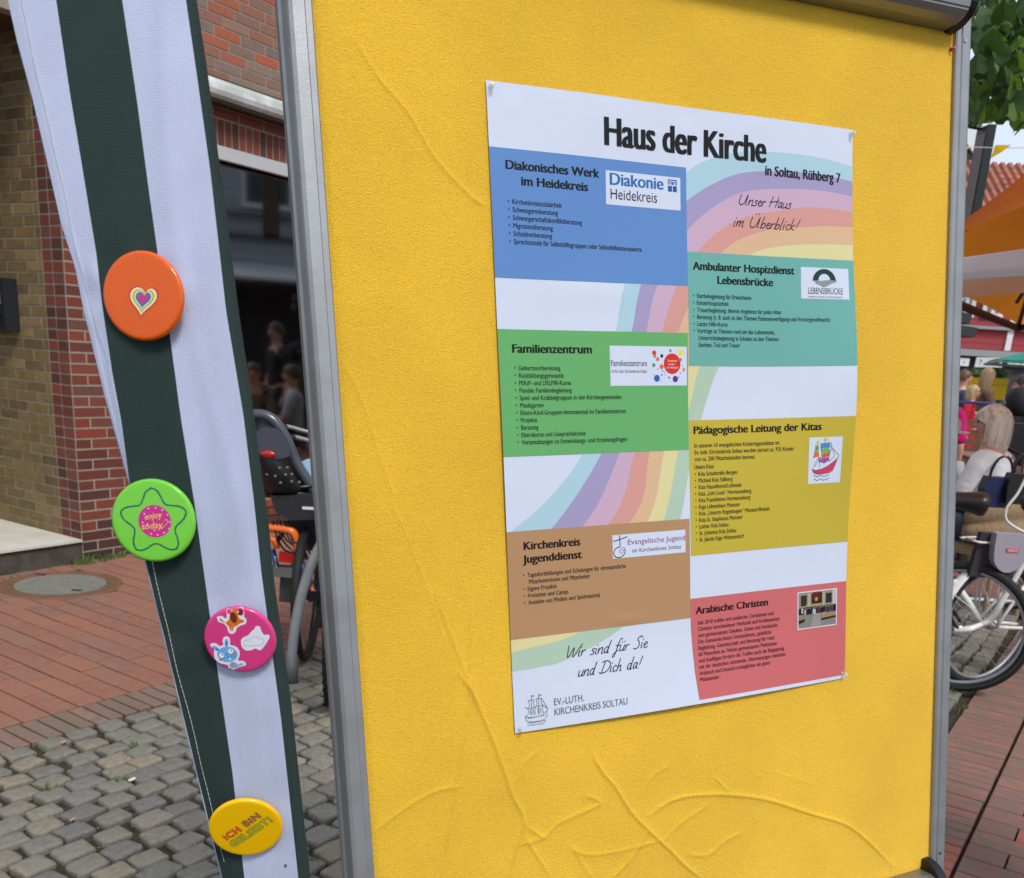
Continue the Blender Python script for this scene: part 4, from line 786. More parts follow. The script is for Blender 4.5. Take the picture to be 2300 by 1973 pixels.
# manhole
mr = group_root('manhole_cover', [*mhc[:2], 0], 'round grey manhole cover in a rusty ring in front of the stone step', 'manhole cover')
rust = mat('rusty_iron', (122, 84, 56), .85, .25, 12, .5, 90, col2=(96, 70, 56)); mb = MB(); mb.lathe([(MHR+.012, -.02), (MHR+.01, .004), (MHR-.004, .008), (MHR-.03, .008), (MHR-.034, .002), (MHR-.046, .001), (MHR-.05, .007), (MHR-.075, .007), (MHR-.08, -.01)], [*mhc[:2], 0], n=64); put(mb, 'ring', rust, mr, True)
mb = MB(); mb.lathe([(MHR-.079, -.012), (MHR-.08, .005), (MHR-.085, .0065), (0, .0065)], [*mhc[:2], 0], n=64); lid = put(mb, 'lid', mat('worn_concrete', (126, 124, 116), .9, .18, 14, .7, 120, col2=(104, 106, 96)), mr)
for x, y in ((92, 1291), (172, 1326)):
    c = on_z(x, y, .008); mb = MB(); mb.box(c, (.055, .02, .004)); put(mb, 'lifting_slot', mat('slot_black', (26, 20, 18), .9), lid)
tag(mr, kind=None)

# ================================================================== BRICK BUILDING (left)
FA = R(31.7); Bd = np.array([math.sin(FA), math.cos(FA), 0]); Ad = np.array([-math.cos(FA), math.sin(FA), 0]); UP = np.array([0, 0, 1.0])
P0 = on_z(187, 1264)
def FP(s, z, o=0.0): return P0+Bd*s+UP*z-Ad*o        # o: proud of the facade
def AP(a, z, o=0.0): return P0+Ad*a+UP*z-Bd*o        # side wall of the entrance; proud towards the left
bld = group_root('brick_building', P0, 'brick building with a yellow brick entrance and a shop window behind the striped banner', 'building')
dirt_w = mat('weathered_white_stone', (206, 202, 190), .8, .10, 5, .3, 40, col2=(188, 184, 170)); conc = mat('dark_weathered_concrete', (84, 80, 70), .95, .35, 9, .8, 60, col2=(58, 56, 46))
T_ = .30
def wallbox(s0, s1, z0, z1, nm='wall', o=-.002):
    mb = MB(); mb.box(FP((s0+s1)/2, (z0+z1)/2, -T_/2+o), (s1-s0, T_, z1-z0), (Bd, Ad, UP)); return put(mb, nm, mortar, bld)
wallbox(0.006, .98, 0, 3.28); wallbox(.98, 7, 2.86, 3.28); wallbox(-2.2, 7, 3.28, 6.6); wallbox(4.3, 7, 0, 2.86); wallbox(-5, -2.2, 0, 6.6)
mb = MB(); mb.box(AP(.9, 1.64, -.152), (1.8, .30, 3.4), (Ad, Bd, UP)); put(mb, 'wall', mortar, bld)
mb = MB(); mb.box(FP(-1.1, 3.33, -.95), (2.19, 1.7, .1), (Bd, Ad, UP)); put(mb, 'entrance_ceiling', mat('brown_soffit', (84, 62, 44), .8), bld)
mb = MB(); mb.box(FP(-1.1, 1.6, -1.86), (2.3, .1, 3.3), (Bd, Ad, UP)); put(mb, 'entrance_back_wall', mat('dark_door', (60, 46, 36), .7), bld)
def bmesh_br(L, H, D, m, nm):
    mb = MB(); mb.box((0, 0, 0), (L, D, H)); 
    me = mb.mesh(nm, m); return me
CO = .0697; J = .0125; bm_cache = {}
nb = dict(brick=0, yellow_brick=0); rest_mb = {}
def brick(c, L, H, m, nm, rz, vis):
    key = (round(L, 4), round(H, 4), m.name)
    if vis and nb.setdefault(nm, 0) < 296:
        if key not in bm_cache: bm_cache[key] = bmesh_br(L, H, .03, m, nm)
        shared(nm, bm_cache[key], c, bld, rot=(rj(.004), 0, rz+rj(.004))); nb[nm] += 1
    else:
        mbx = rest_mb.setdefault(m.name, MB()); ax = np.array([math.cos(rz), math.sin(rz), 0]); mbx.box(c, (L, .03, H), (ax, np.cross(UP, ax), UP))
def course(fn, a0, a1, z, off, m, nm, rz, vf, L=.2365):
    a = a0-off
    while a < a1-.01:
        b = a+L; x0, x1 = max(a, a0), min(b, a1)
        if x1-x0 > .03:
            c = fn((x0+x1)/2, z+CO/2, rj(.001)-.0135); brick(c, x1-x0-J, CO-J, m, nm, rz, vf(c))
        a = b
rzB = math.pi/2-FA; rzA = math.pi/2-FA+math.pi/2
def vB(c):
    x, y, d = project(c); return -30 < x < 340 and -40 < y < 1320 or (430 < x < 660 and -40 < y < 400)
nc = int(3.28/CO)
for i in range(nc):
    z = i*CO+.004; m = dark_brick if i < 2 else red_brick
    course(FP, 0, .98, z, (.118 if i % 2 else 0), m, 'brick', rzB, vB)
    course(AP, 0 if 1 else 0, .2235, z, (.118 if i % 2 == 0 else .118*2-.1182+.0), m, 'brick', rzA, vB)
    course(AP, .2235, 1.78, z, (.06 if i % 2 else .178), yellow_brick, 'yellow_brick', rzA, vB)
for i in range(11):
    z = 3.285+i*CO; course(FP, .95, 2.6, z, [.05, .17, .11, .02, .14][i % 5]+.01*i, taupe_brick, 'brick', rzB, vB)
for i in range(2):
    course(FP, .98, 2.6, 3.05+i*CO*1.0, .1*i, red_brick, 'brick', rzB, vB)
for k in range(26):                                         # soldier course over the window
    s = 1.02+k*.0662; c = FP(s, 2.955, -.0135); key = ('sold',)
    if key not in bm_cache: bm_cache[key] = bmesh_br(.0545, .178, .03, red_brick, 'brick')
    shared('brick', bm_cache[key], c, bld, rz=rzB)
# step
mb = MB(); mb.box(FP(-1.2, .074, -.88), (2.394, 1.75, .148), (Bd, Ad, UP)); put(mb, 'step', conc, bld)
mb = MB(); mb.box(FP(-1.2, .155, -.87), (2.39, 1.77, .016), (Bd, Ad, UP)); put(mb, 'step_slab', dirt_w, bld)
# shop window: frame, panes, inside
wfm = mat('window_white', (188, 188, 190), .5, .03, 6)
wn = group_root('x', FP(2.6, 1.4), 'x', 'x'); bpy.data.objects.remove(wn)
mb = MB(); mb.box(FP(2.64, 2.822, .012), (3.3, .05, .088), (Bd, Ad, UP)); win = put(mb, 'window', wfm, bld)
def fr(s0, s1, z0, z1, m=wfm, nm='frame'):
    mb = MB(); mb.box(FP((s0+s1)/2, (z0+z1)/2, -.06), (s1-s0, .06, z1-z0), (Bd, Ad, UP)); return put(mb, nm, m, win)
fr(.985, 1.04, .3, 2.776); fr(4.24, 4.295, .3, 2.776); fr(1.045, 4.235, .3, .35, mat('black_frame', (30, 30, 32), .5)); fr(2.9, 2.96, .355, 2.776, mat('black_frame', (30, 30, 32), .5))
mb = MB(); mb.box(FP(2.64, 1.56, -.065), (3.19, .008, 2.42), (Bd, Ad, UP)); put(mb, 'pane', glass_pane('shop_glass', (.18, .19, .20), 3.2), win)
fr(.98, 4.3, .0, .29, mortar, 'sill_wall')
for i in range(4): course(FP, .98, 2.4, i*CO+.004, (.118 if i % 2 else 0), red_brick, 'brick', rzB, lambda c: True)
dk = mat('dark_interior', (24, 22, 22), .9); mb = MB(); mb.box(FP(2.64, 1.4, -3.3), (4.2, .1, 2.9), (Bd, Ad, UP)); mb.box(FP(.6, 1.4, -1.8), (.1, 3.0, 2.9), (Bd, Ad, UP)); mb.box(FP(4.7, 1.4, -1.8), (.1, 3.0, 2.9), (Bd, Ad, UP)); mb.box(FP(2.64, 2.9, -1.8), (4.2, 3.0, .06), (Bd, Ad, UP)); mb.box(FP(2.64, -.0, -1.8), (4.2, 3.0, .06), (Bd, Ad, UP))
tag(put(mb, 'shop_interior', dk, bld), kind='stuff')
RB_ = 1
for nm_, mbx in rest_mb.items(): tag(put(mbx, 'distant_bricks', isl_brick if False else mat('isl_'+nm_, None, .8, .12, 30, .5, 90, rnd={'red_clinker_brick': [(92, 42, 30), (140, 66, 44), (74, 44, 38)], 'yellow_clinker_brick': [(128, 104, 66), (150, 126, 82), (106, 86, 54)], 'mixed_clinker_brick': [(128, 104, 92), (142, 96, 76), (122, 102, 100)], 'dark_clinker_brick': [(70, 44, 38), (54, 40, 40)]}[nm_], isl=True), bld), kind='stuff')
# awning cassette with its grimy white cover
aw = group_root('awning_cassette', FP(2.6, 3.2, .1), 'rolled white awning with grimy underside above the shop window', 'awning')
grime = mat('grimy_white_metal', (214, 216, 218), .4, .05, 5, col2=(176, 180, 172)); _t = grime.node_tree
mb = MB(); prof = [(.02, 3.275), (.05, 3.282), (.11, 3.268), (.15, 3.235), (.162, 3.19), (.155, 3.16), (.13, 3.14), (.02, 3.14)]; n = len(prof)
mb.v = [tuple(FP(1.0, z, o)) for o, z in prof]+[tuple(FP(4.4, z, o)) for o, z in prof]; mb.f = [(i, (i+1) % n, n+(i+1) % n, n+i) for i in range(n)]+[tuple(range(n)), tuple(range(n, 2*n))]; mb.m = [0]*len(mb.f); put(mb, 'roll', grime, aw)
mb = MB(); mb.tube([FP(1.0, 3.135, .11), FP(4.4, 3.135, .11)], .022, 8); put(mb, 'front_bar', mat('grimy_green_bar', (60, 58, 42), .8, .3, 20), aw)
mb = MB(); mb.box(FP(2.7, 3.288, .03), (3.4, .06, .012), (Bd, Ad, UP)); put(mb, 'cover_strip', mat('dark_green_metal', (40, 52, 46), .5), aw)
for s in (1.3, 2.7, 4.1):
    mb = MB(); mb.box(FP(s, 3.2, .01), (.05, .04, .1), (Bd, Ad, UP)); put(mb, 'bracket', black_pl, aw)
# box on the yellow wall
bx = group_root('wall_box', AP(.72, 1.52, .03), 'black wall box with a small white label on the yellow brick wall', 'wall box')
mb = MB(); mb.box(AP(.66, 1.675, .05), (.25, .10, .33), (Ad, Bd, UP)); put(mb, 'case', mat('anthracite_case', (34, 38, 44), .45), bx)
mb = MB(); mb.box(AP(.62, 1.72, .101), (.085, .004, .09), (Ad, Bd, UP)); put(mb, 'label_plate', mat('label_white', (170, 172, 176), .5), bx)
mb = MB(); mb.box(AP(.63, 1.585, .10), (.10, .008, .05), (Ad, Bd, UP)); put(mb, 'coin_slot', black_pl, bx)
# ================================================================== PEOPLE
def skin_obj(name, joints, edges, radii, m, parent, root_v=0, sub=2):
    me = bpy.data.meshes.new(name); bm = bmesh.new(); sk = bm.verts.layers.skin.verify(); vs = []
    for i, (p, r_) in enumerate(zip(joints, radii)):
        v = bm.verts.new(p); v[sk].radius = (r_, r_) if not hasattr(r_, '__len__') else r_; v[sk].use_root = (i == root_v); vs.append(v)
    for a, b in edges: bm.edges.new((vs[a], vs[b]))
    bm.to_mesh(me); bm.free(); o = bpy.data.objects.new(name, me); COL.objects.link(o)
    md = o.modifiers.new('s', 'SKIN'); md.use_smooth_shade = True; md.branch_smoothing = .6; sb = o.modifiers.new('u', 'SUBSURF'); sb.levels = sb.render_levels = sub
    dg = bpy.context.evaluated_depsgraph_get(); m2 = bpy.data.meshes.new_from_object(o.evaluated_get(dg)); m2.name = name
    bpy.data.objects.remove(o); bpy.data.meshes.remove(me); m2.materials.clear(); m2.materials.append(m); m2.polygons.foreach_set('use_smooth', [True]*len(m2.polygons))
    r = bpy.data.objects.new(name, m2); link(r, parent); return r
skin_m = mat('skin', (206, 158, 134), .55, .05, 20); 
def cloth_m(c): return mat('cloth_%d_%d_%d' % c, c, .9, .12, 9, .8, 9, bdist=.03)
def hair_m(c):
    nm = 'hair_%d_%d_%d' % c; new = nm not in MATS; m = mat(nm, c, .45, .2, 45, .6, 70, bdist=.005, col2=tuple(int(v*.72) for v in c))
    if new:
        t = m.node_tree
        for n in [n for n in t.nodes if n.type == 'TEX_NOISE']:
            l = n.inputs['Vector'].links[0]; mp = t.nodes.new('ShaderNodeMapping'); mp.inputs['Scale'].default_value = (1, 1, .06); t.links.new(l.from_socket, mp.inputs['Vector']); t.links.new(mp.outputs[0], n.inputs['Vector'])
    return m
def person(loc, face, label, top_c, leg_c, hair_c, h=1.72, seated=None, hair='short', lean=0, arms=(0, 0), dress=None, group=None, hairlen=.0, hat=None, head_turn=0):
    """face: azimuth (deg from +Y clockwise) the person faces; seated: seat height"""
    root = group_root('person', loc, label, 'person', group); k = h/1.72
    fa = R(face); F = np.array([math.sin(fa), math.cos(fa), 0]); Rt = np.array([math.cos(fa), -math.sin(fa), 0])
    def W_(x, y, z): return tuple(F*y*k+Rt*x*k+UP*z)     # z already real
    hip = seated if seated else .94*k
    J = []; E_ = []; Rd = []
    def add(p, r_, par=None):
        J.append(p); Rd.append(r_*k); 
        if par is not None: E_.append((par, len(J)-1))
        return len(J)-1
    def Z(dz): return hip+dz*k
    L_ = lean
    pel = add(W_(0, 0, Z(0)), .13); wa = add(W_(0, .02+L_*.15, Z(.17)), .115, pel); ch = add(W_(0, L_*.38, Z(.37)), .145, wa); nb_ = add(W_(0, L_*.5, Z(.51)), .075, ch)
    nk = add(W_(0, .015+L_*.56, Z(.57)), .052, nb_); hd = add(W_(0, .03+L_*.62, Z(.66)), .088, nk); ht = add(W_(0, .015+L_*.62, Z(.745)), .080, hd)
    parts = {'torso': [pel, wa, ch, nb_], 'arm': [], 'leg': []}
    for s, am in ((-1, arms[0]), (1, arms[1])):
        sh = add(W_(.175*s, L_*.42, Z(.45)), .058, nb_)
        if am == 0: el, wr, ha = (.23*s, -.02+L_*.3, .17), (.24*s, .06+L_*.35, -.06), (.24*s, .09+L_*.35, -.13)
        elif am == 1: el, wr, ha = (.24*s, .08+L_*.3, .19), (.17*s, .30+L_*.3, .16), (.13*s, .38+L_*.3, .17)      # forearm forward on a table
        else: el, wr, ha = (.26*s, .1+L_*.3, .22), (.2*s, .24+L_*.3, .42), (.15*s, .24+L_*.3, .50)
        e = add(W_(el[0], el[1], Z(el[2])), .042, sh); w = add(W_(wr[0], wr[1], Z(wr[2])), .028, e); hh = add(W_(ha[0], ha[1], Z(ha[2])), .034, w); parts['arm'].append([nb_, sh, e, w])
        hv = np.array(ha)-np.array(wr); hv /= np.linalg.norm(hv)
        for q in range(4):
            o_ = (q-1.5)*.017; f1 = np.array(ha)+hv*(.045-.004*abs(q-1.3))+np.array([0, o_ if abs(hv[1]) < .7 else 0, 0])+(np.array([o_, 0, 0]) if abs(hv[1]) >= .7 else 0)
            a_ = add(W_(f1[0], f1[1], Z(f1[2])), .010, hh); f2 = f1+hv*.035+np.array([-.008*s, .006, -.006]); add(W_(f2[0], f2[1], Z(f2[2])), .008, a_)
        th = np.array(ha)+np.array([-.028*s, .012, .0])+hv*.01; add(W_(th[0], th[1], Z(th[2])), .011, hh)
    for s in (-1, 1):
        if seated:
            a_ = add(W_(.09*s, .06, Z(-.02)), .095, pel); b_ = add(W_(.11*s, .44, Z(.0)), .066, a_); c_ = add(W_(.11*s, .42, .10), .042, b_); d_ = add(W_(.12*s, .56, .045), .035, c_)
        else:
            a_ = add(W_(.09*s, 0, Z(-.06)), .095, pel); b_ = add(W_(.10*s, .02, .50*k), .062, a_); c_ = add(W_(.10*s, -.02, .10), .042, b_); d_ = add(W_(.11*s, .12, .045), .036, c_)
        parts['leg'].append([pel, a_, b_, c_, d_])
    skin_obj('body', J, E_, Rd, skin_m, root)
    def garment(name, chains, grow, m, sub=2):
        idx = {}; JJ, EE, RR = [], [], []
        for chn in chains:
            pr = None
            for v in chn:
                if v not in idx: idx[v] = len(JJ); JJ.append(J[v]); RR.append(Rd[v]+grow)
                if pr is not None and (idx[pr], idx[v]) not in EE and idx[pr] != idx[v]: EE.append((idx[pr], idx[v]))
                pr = v
        return skin_obj(name, JJ, EE, RR, m, root, 0, sub)
    garment('shirt', [parts['torso']]+[a[:3] for a in parts['arm']], .017, cloth_m(top_c))
    if dress:
        mb = MB(); z0 = Z(-.5) if not seated else Z(-.1); c0 = np.array([0, 0, 0.0])
        mb.lathe([(.15*k, Z(.12)), (.19*k, Z(-.05)), (.24*k, Z(-.3)), (.27*k, z0), (.25*k, z0)], c0, n=20); o = mb.build('skirt', cloth_m(dress), root, True)
        garment('shoe', [parts['leg'][0][3:], ], .012, black_rub); garment('shoe', [parts['leg'][1][3:]], .012, black_rub)
    else:
        garment('trousers', [parts['leg'][0][:4], parts['leg'][1][:4]], .014, cloth_m(leg_c)); garment('shoe', [parts['leg'][0][3:]], .016, black_rub); garment('shoe', [parts['leg'][1][3:]], .016, black_rub)
    # head details in head frame
    ta = fa+R(head_turn); HF = np.array([math.sin(ta), math.cos(ta), 0]); HR = np.array([math.cos(ta), -math.sin(ta), 0])
    hc = np.array(J[hd])+UP*.035*k
    def HP(x, y, z): return hc+(HR*x+HF*y+UP*z)*k
    mb = MB()
    vs0 = len(mb.v); mb.sphere((0, 0, 0), 1, 20, 16); mb.v = [tuple(HP(x*.078*(1 if z > -.2 else 1-.25*(-z-.2)), y*.098*(1 if z > -.3 else .93), z*.122)) for x, y, z in mb.v]
    mb.build('head', skin_m, root, True)
    mb = MB(); 
    for s in (-1, 1): mb.sphere(HP(.031*s, .086, .012), .0105*k, 8, 6)
    mb.build('eyes', mat('eye_dark', (40, 34, 32), .2), root, True)
    mb = MB(); mb.sphere(HP(0, .100, -.016), (.012*k, .012*k, .02*k), 8, 6); mb.build('nose', skin_m, root, True)
    mb = MB(); mb.sphere(HP(0, .087, -.058), (.022*k, .008*k, .006*k), 8, 6); mb.build('mouth', mat('lips', (168, 96, 88), .5), root, True)
    mb = MB()
    for s in (-1, 1): mb.sphere(HP(.082*s, -.002, 0), (.012*k, .018*k, .028*k), 8, 6)
    mb.build('ears', skin_m, root, True)
    mb = MB(); n, m_ = 72, 26
    for j in range(m_+1):
        a = math.pi*(j/m_)*(.58 if hair == 'short' else .60 if hair != 'bob' else .62)
        for i in range(n):
            b = 2*math.pi*i/n; fr_ = max(0, math.sin(b)); front = fr_**.6 if fr_ > 0 else 0; aa = a*(1-.33*front)
            st = 1+.030*math.sin(i*2.9+j*.13)+.022*math.sin(i*5.3+j*.07)+.012*math.sin(i*9.1)
            r1 = .094*(1.16 if hair == 'bob' else 1.03); x = math.sin(aa)*math.cos(b)*r1*st; y = math.sin(aa)*math.sin(b)*.115*(1.08 if hair == 'bob' else 1)*st; z = math.cos(aa)*.137
            if hairlen and fr_ < .35 and j > m_*.62: z -= hairlen*((j/m_-.62)/.38); x *= 1+.06*((j/m_-.62)/.38) - (.3*max(0, (j/m_-.9)/.1) if hair == 'bob' else 0); y *= 1+.02
            mb.v.append(tuple(HP(x, y-.008, z)))
    mb.f = [(j*n+i, (j+1)*n+i, (j+1)*n+(i+1) % n, j*n+(i+1) % n) for j in range(m_) for i in range(n)]; mb.m = [0]*len(mb.f); mb.build('hair', hair_m(hair_c), root, True)
    if hat:
        mb = MB(); mb.lathe([(.18*k, .045), (.175*k, .052), (.105*k, .06), (.10*k, .13), (.06*k, .15), (0, .152)], hc, n=24); mb.build('hat', cloth_m(hat), root, True)
    return root, W_, Z, HP
# seated woman with fair bob, white top
Dw = 6.4; wp = at_y(2262, 952, Dw); hz = wp[2]
seat_h = hz-.66-.04
wroot, WW, WZ, WHP = person([wp[0]+.0, Dw, 0], -38, 'seated woman with fair bobbed hair and white blouse, seen from behind in a wicker chair', (236, 238, 242), (60, 66, 86), (246, 236, 216), 1.70, seated=seat_h, hair='bob', arms=(1, 1), lean=.12, hairlen=.115, head_turn=-32)
mb = MB(); mb.tube([WW(.10, .05, WZ(.555)), WW(.10, -.10, WZ(.5)), WW(.02, -.165, WZ(.38)), WW(-.07, -.16, WZ(.2)), WW(-.16, -.12, WZ(.06))][::1], .012, 6); mb.build('bag_strap', black_pl, wroot, True)
def wicker_chair(c, face, sh, label):
    root = group_root('wicker_chair', [c[0], c[1], 0], label, 'chair'); fa = R(face); F = np.array([math.sin(fa), math.cos(fa), 0]); Rt = np.array([math.cos(fa), -math.sin(fa), 0]); wk = mat('beige_wicker', (150, 128, 98), .8, .3, 60, 1, 120, bdist=.006)
    mb = MB(); n = 16; H = .36
    for z in np.linspace(0, 1, 13):
        for i in range(n+1):
            a = math.pi*(i/n); r_ = .30+.01*math.sin(z*60)
            for dr in (0,): mb.v.append(tuple(Rt*math.cos(a)*r_-F*math.sin(a)*(r_*.9)+UP*(sh+.02+z*H*(.62+.38*math.sin(a)))))
    mb.f = [(j*(n+1)+i, j*(n+1)+i+1, (j+1)*(n+1)+i+1, (j+1)*(n+1)+i) for j in range(12) for i in range(n)]; mb.m = [0]*len(mb.f)
    o = mb.build('backrest', wk, root, True); sd_ = o.modifiers.new('t', 'SOLIDIFY'); sd_.thickness = .03
    mb = MB(); mb.tube([Rt*math.cos(math.pi*i/n)*.30-F*math.sin(math.pi*i/n)*.27+UP*(sh+.03+H*(.62+.38*math.sin(math.pi*i/n))) for i in range(n+1)], .022, 8); mb.build('rim', wk, root, True)
    mb = MB(); mb.box((0, 0, sh-.04), (.54, .5, .06), (Rt, F, UP)); mb.build('seat', wk, root)
    for s in (-1, 1):
        for t in (-1, 1): mb = MB(); mb.tube([Rt*.22*s+F*.2*t+UP*(sh-.07), Rt*.24*s+F*.22*t], .018, 8); mb.build('leg', wk, root)
    return root
wicker_chair([wp[0], Dw, 0], -38, seat_h-.10, 'beige wicker chair holding the woman with fair bobbed hair')
# blue bag hanging on her right
def bag(px, py, D, w, h, d, col, label, nm='handbag'):
    c = at_y(px, py, D); r = group_root(nm, c, label, 'bag'); mb = MB()
    P = [(-.5, -.5), (.5, -.5), (.56, .1), (.45, .5), (-.45, .5), (-.56, .1)]; mb.prism([c+[a*w, -d/2, b*h] for a, b in P], (0, d, 0)); put(mb, 'body', mat('leather_%d' % col[2], col, .4, .1, 20), r)
    mb = MB(); mb.tube([c+[.42*w*math.cos(t), -d*.3, h*.5+.12*math.sin(t)] for t in np.linspace(0, math.pi, 10)], .008, 6); put(mb, 'handle', black_pl, r); return r
bag(2236, 1105, 5.35, .15, .17, .09, (22, 34, 78), 'dark blue leather bag hanging behind the seated woman in white'); bag(2290, 1098, 5.3, .16, .17, .08, (26, 26, 30), 'black leather bag hanging at the picture\'s right edge beside the dark blue bag')
G_P = lambda x, D: [at_y(x, 900, D)[0], D, 0]
person(G_P(2112, 8.2), 20, 'person in a bright magenta jacket, mostly hidden behind the board\'s right rail', (190, 12, 110), (40, 40, 50), (90, 70, 56), 1.62, arms=(0, 0))
person(G_P(2134, 7.4), 60, 'seated person with a beige straw hat beside the board\'s right rail', (196, 198, 206), (60, 60, 70), (180, 160, 130), 1.6, seated=.50, arms=(1, 1), hat=(190, 172, 140))
person(G_P(2205, 16.0), 88, 'standing girl with long fair hair in an olive brown dress, facing right', (122, 96, 70), (90, 70, 60), (176, 146, 104), 1.80, arms=(1, 1), dress=(116, 94, 70), hair='long', hairlen=.16)
person(G_P(2179, 15.0), 120, 'fair haired child in a red dress left of the girl in olive brown', (186, 24, 48), (60, 60, 70), (196, 168, 120), 1.52, dress=(186, 24, 48), arms=(1, 0), hair='long', hairlen=.08)
person(G_P(2153, 15.5), 100, 'brown haired person in a dark patterned shirt at the board\'s right rail', (52, 62, 88), (40, 44, 60), (104, 70, 46), 1.74, arms=(0, 1))
person(G_P(2284, 15.0), 100, 'dark haired person in a pale lavender shirt right of the yellow planter', (188, 184, 206), (40, 40, 50), (34, 26, 24), 1.70, arms=(1, 1))
person(G_P(2298, 10.5), -60, 'person in a dark top cut off by the picture\'s right edge', (36, 30, 34), (40, 40, 50), (60, 46, 36), 1.66, arms=(1, 1))
# guests who show only as reflections in the shop window
nF = np.cross(Bd, UP); nF = nF if np.dot(nF, CP-P0) > 0 else -nF
def mirror_spot(x, y, dist):
    P = on_pl(x, y, P0, nF); d = ray(x, y); d = d/np.linalg.norm(d); r_ = d-2*np.dot(d, nF)*nF; return P+r_*dist
for (x, y, dist, face, seat, tc_, lab) in ((640, 800, 4.6, 200, None, (44, 46, 54), 'standing bald man in a dark jersey among the cafe tables, mirrored in the shop window'),
                                            (585, 830, 3.9, 250, .46, (120, 108, 92), 'seated guest in a taupe jumper, mirrored in the shop window'), (676, 850, 3.6, 160, .46, (170, 176, 186), 'seated guest in a light grey shirt, mirrored in the shop window')):
    q = mirror_spot(x, y, dist); person([q[0], q[1], 0], face, lab, tc_, (50, 52, 60), (90, 74, 60), 1.74, seated=seat, arms=(1, 1) if seat else (0, 0))
# the grey clad house across the square, seen mirrored in the shop window
q = mirror_spot(600, 520, 13.0); rr_ = mirror_spot(600, 520, 13.0)-mirror_spot(600, 520, 12.0); rr_[2] = 0; rr_ /= np.linalg.norm(rr_); hx = np.cross(UP, rr_)
gh = group_root('grey_house', [q[0], q[1], 0], 'grey clad house with white windows and a pale awning, mirrored in the shop window', 'house')
H0 = np.array([q[0], q[1], 0]); HQ = lambda s, z, o=0: H0+hx*s+UP*z-rr_*o
mb = MB(); mb.box(HQ(0, 4.2, -.3), (7, .5, 8.4), (hx, rr_, UP)); put(mb, 'wall', mat('dark_shopfront', (44, 44, 46), .7), gh)
clad = mat('grey_cladding', (168, 172, 180), .7, .08, 4)
for i in range(27):
    mb = MB(); mb.box(HQ(0, 3.0+i*.19, -.02), (7.02, .05, .18), (hx, rr_+UP*.12, UP)); put(mb, 'board', clad, gh)
for s in (-2.2, 0.1, 2.3):
    mb = MB(); mb.box(HQ(s, 4.75, .06), (1.0, .08, 1.3), (hx, rr_, UP)); w = put(mb, 'window', white_paint, gh)
    for ds in (-.23, .23): mb = MB(); mb.box(HQ(s+ds, 4.75, .10), (.38, .02, 1.12), (hx, rr_, UP)); put(mb, 'pane', mat('dark_pane', (60, 68, 72), .1), w)
mb = MB(); mb.prism([HQ(-3.4, 3.05, .1), HQ(-3.4, 2.72, 1.4), HQ(-3.4, 2.66, 1.4), HQ(-3.4, 2.98, .1)], hx*6.8); put(mb, 'awning', mat('pale_awning', (196, 198, 198), .7), gh)
mb = MB(); mb.box(HQ(0, 3.55, .1), (7, .1, .07), (hx, rr_, UP)); mb.box(HQ(0, 4.05-.1, .1), (7, .08, .05), (hx, rr_, UP)); put(mb, 'gutter', mat('dark_gutter', (50, 54, 58), .5), gh)

# ================================================================== BICYCLES
white_gl = mat('white_lacquer', (218, 220, 216), .3, .03, 20, coat=.5)
def wheel(c, ax_f, parent, R_=.345, tw=.022, stripe=True, knob=False, spokes=True, name='wheel', rim_m=None):
    ax_f = np.array(ax_f, float); ax_f /= np.linalg.norm(ax_f); lat = np.cross(ax_f, UP)
    mb = MB(); mb.torus(c, R_-tw, tw, ax_f, UP, 56, 10)
    if knob:
        for i in range(80):
            a = 2*math.pi*i/80; d = ax_f*math.cos(a)+UP*math.sin(a); t = -ax_f*math.sin(a)+UP*math.cos(a)
            for s in ((-1, 1) if i % 2 else (-.35, .35, 1.25, -1.25)): mb.box(c+d*(R_-tw+tw*math.cos(s*.55))+lat*tw*math.sin(s*.75), (.009, .010, .012), (d, lat, t))
    w = put(mb, name, black_rub, parent, not knob)
    if stripe:
        for s in (-1, 1): mb = MB(); mb.torus(c+lat*s*tw*.82, R_-tw*1.15, .0028, ax_f, UP, 56, 5); put(mb, 'reflective_stripe', mat('reflective_white', (214, 214, 210), .5), w, True)
    mb = MB(); mb.torus(c, R_-2*tw-.004, .010, ax_f, UP, 56, 6); put(mb, 'rim', rim_m or steel, w, True)
    if spokes:
        mb = MB()
        for i in range(28):
            a = 2*math.pi*i/28; b = a+(.35 if i % 2 else -.35); mb.tube([c+lat*(.02 if i % 4 < 2 else -.02)+(ax_f*math.cos(b)+UP*math.sin(b))*.02, c+(ax_f*math.cos(a)+UP*math.sin(a))*(R_-2*tw-.008)], .0008, 4)
        tag(put(mb, 'spokes', mat('dull_spoke', (120, 122, 124), .5, metal=.3), w), kind='stuff')
    mb = MB(); mb.tube([c-lat*.05, c-lat*.03, c+lat*.03, c+lat*.05], [.012, .024, .024, .012], 12); put(mb, 'hub', chrome, w, True)
    return w
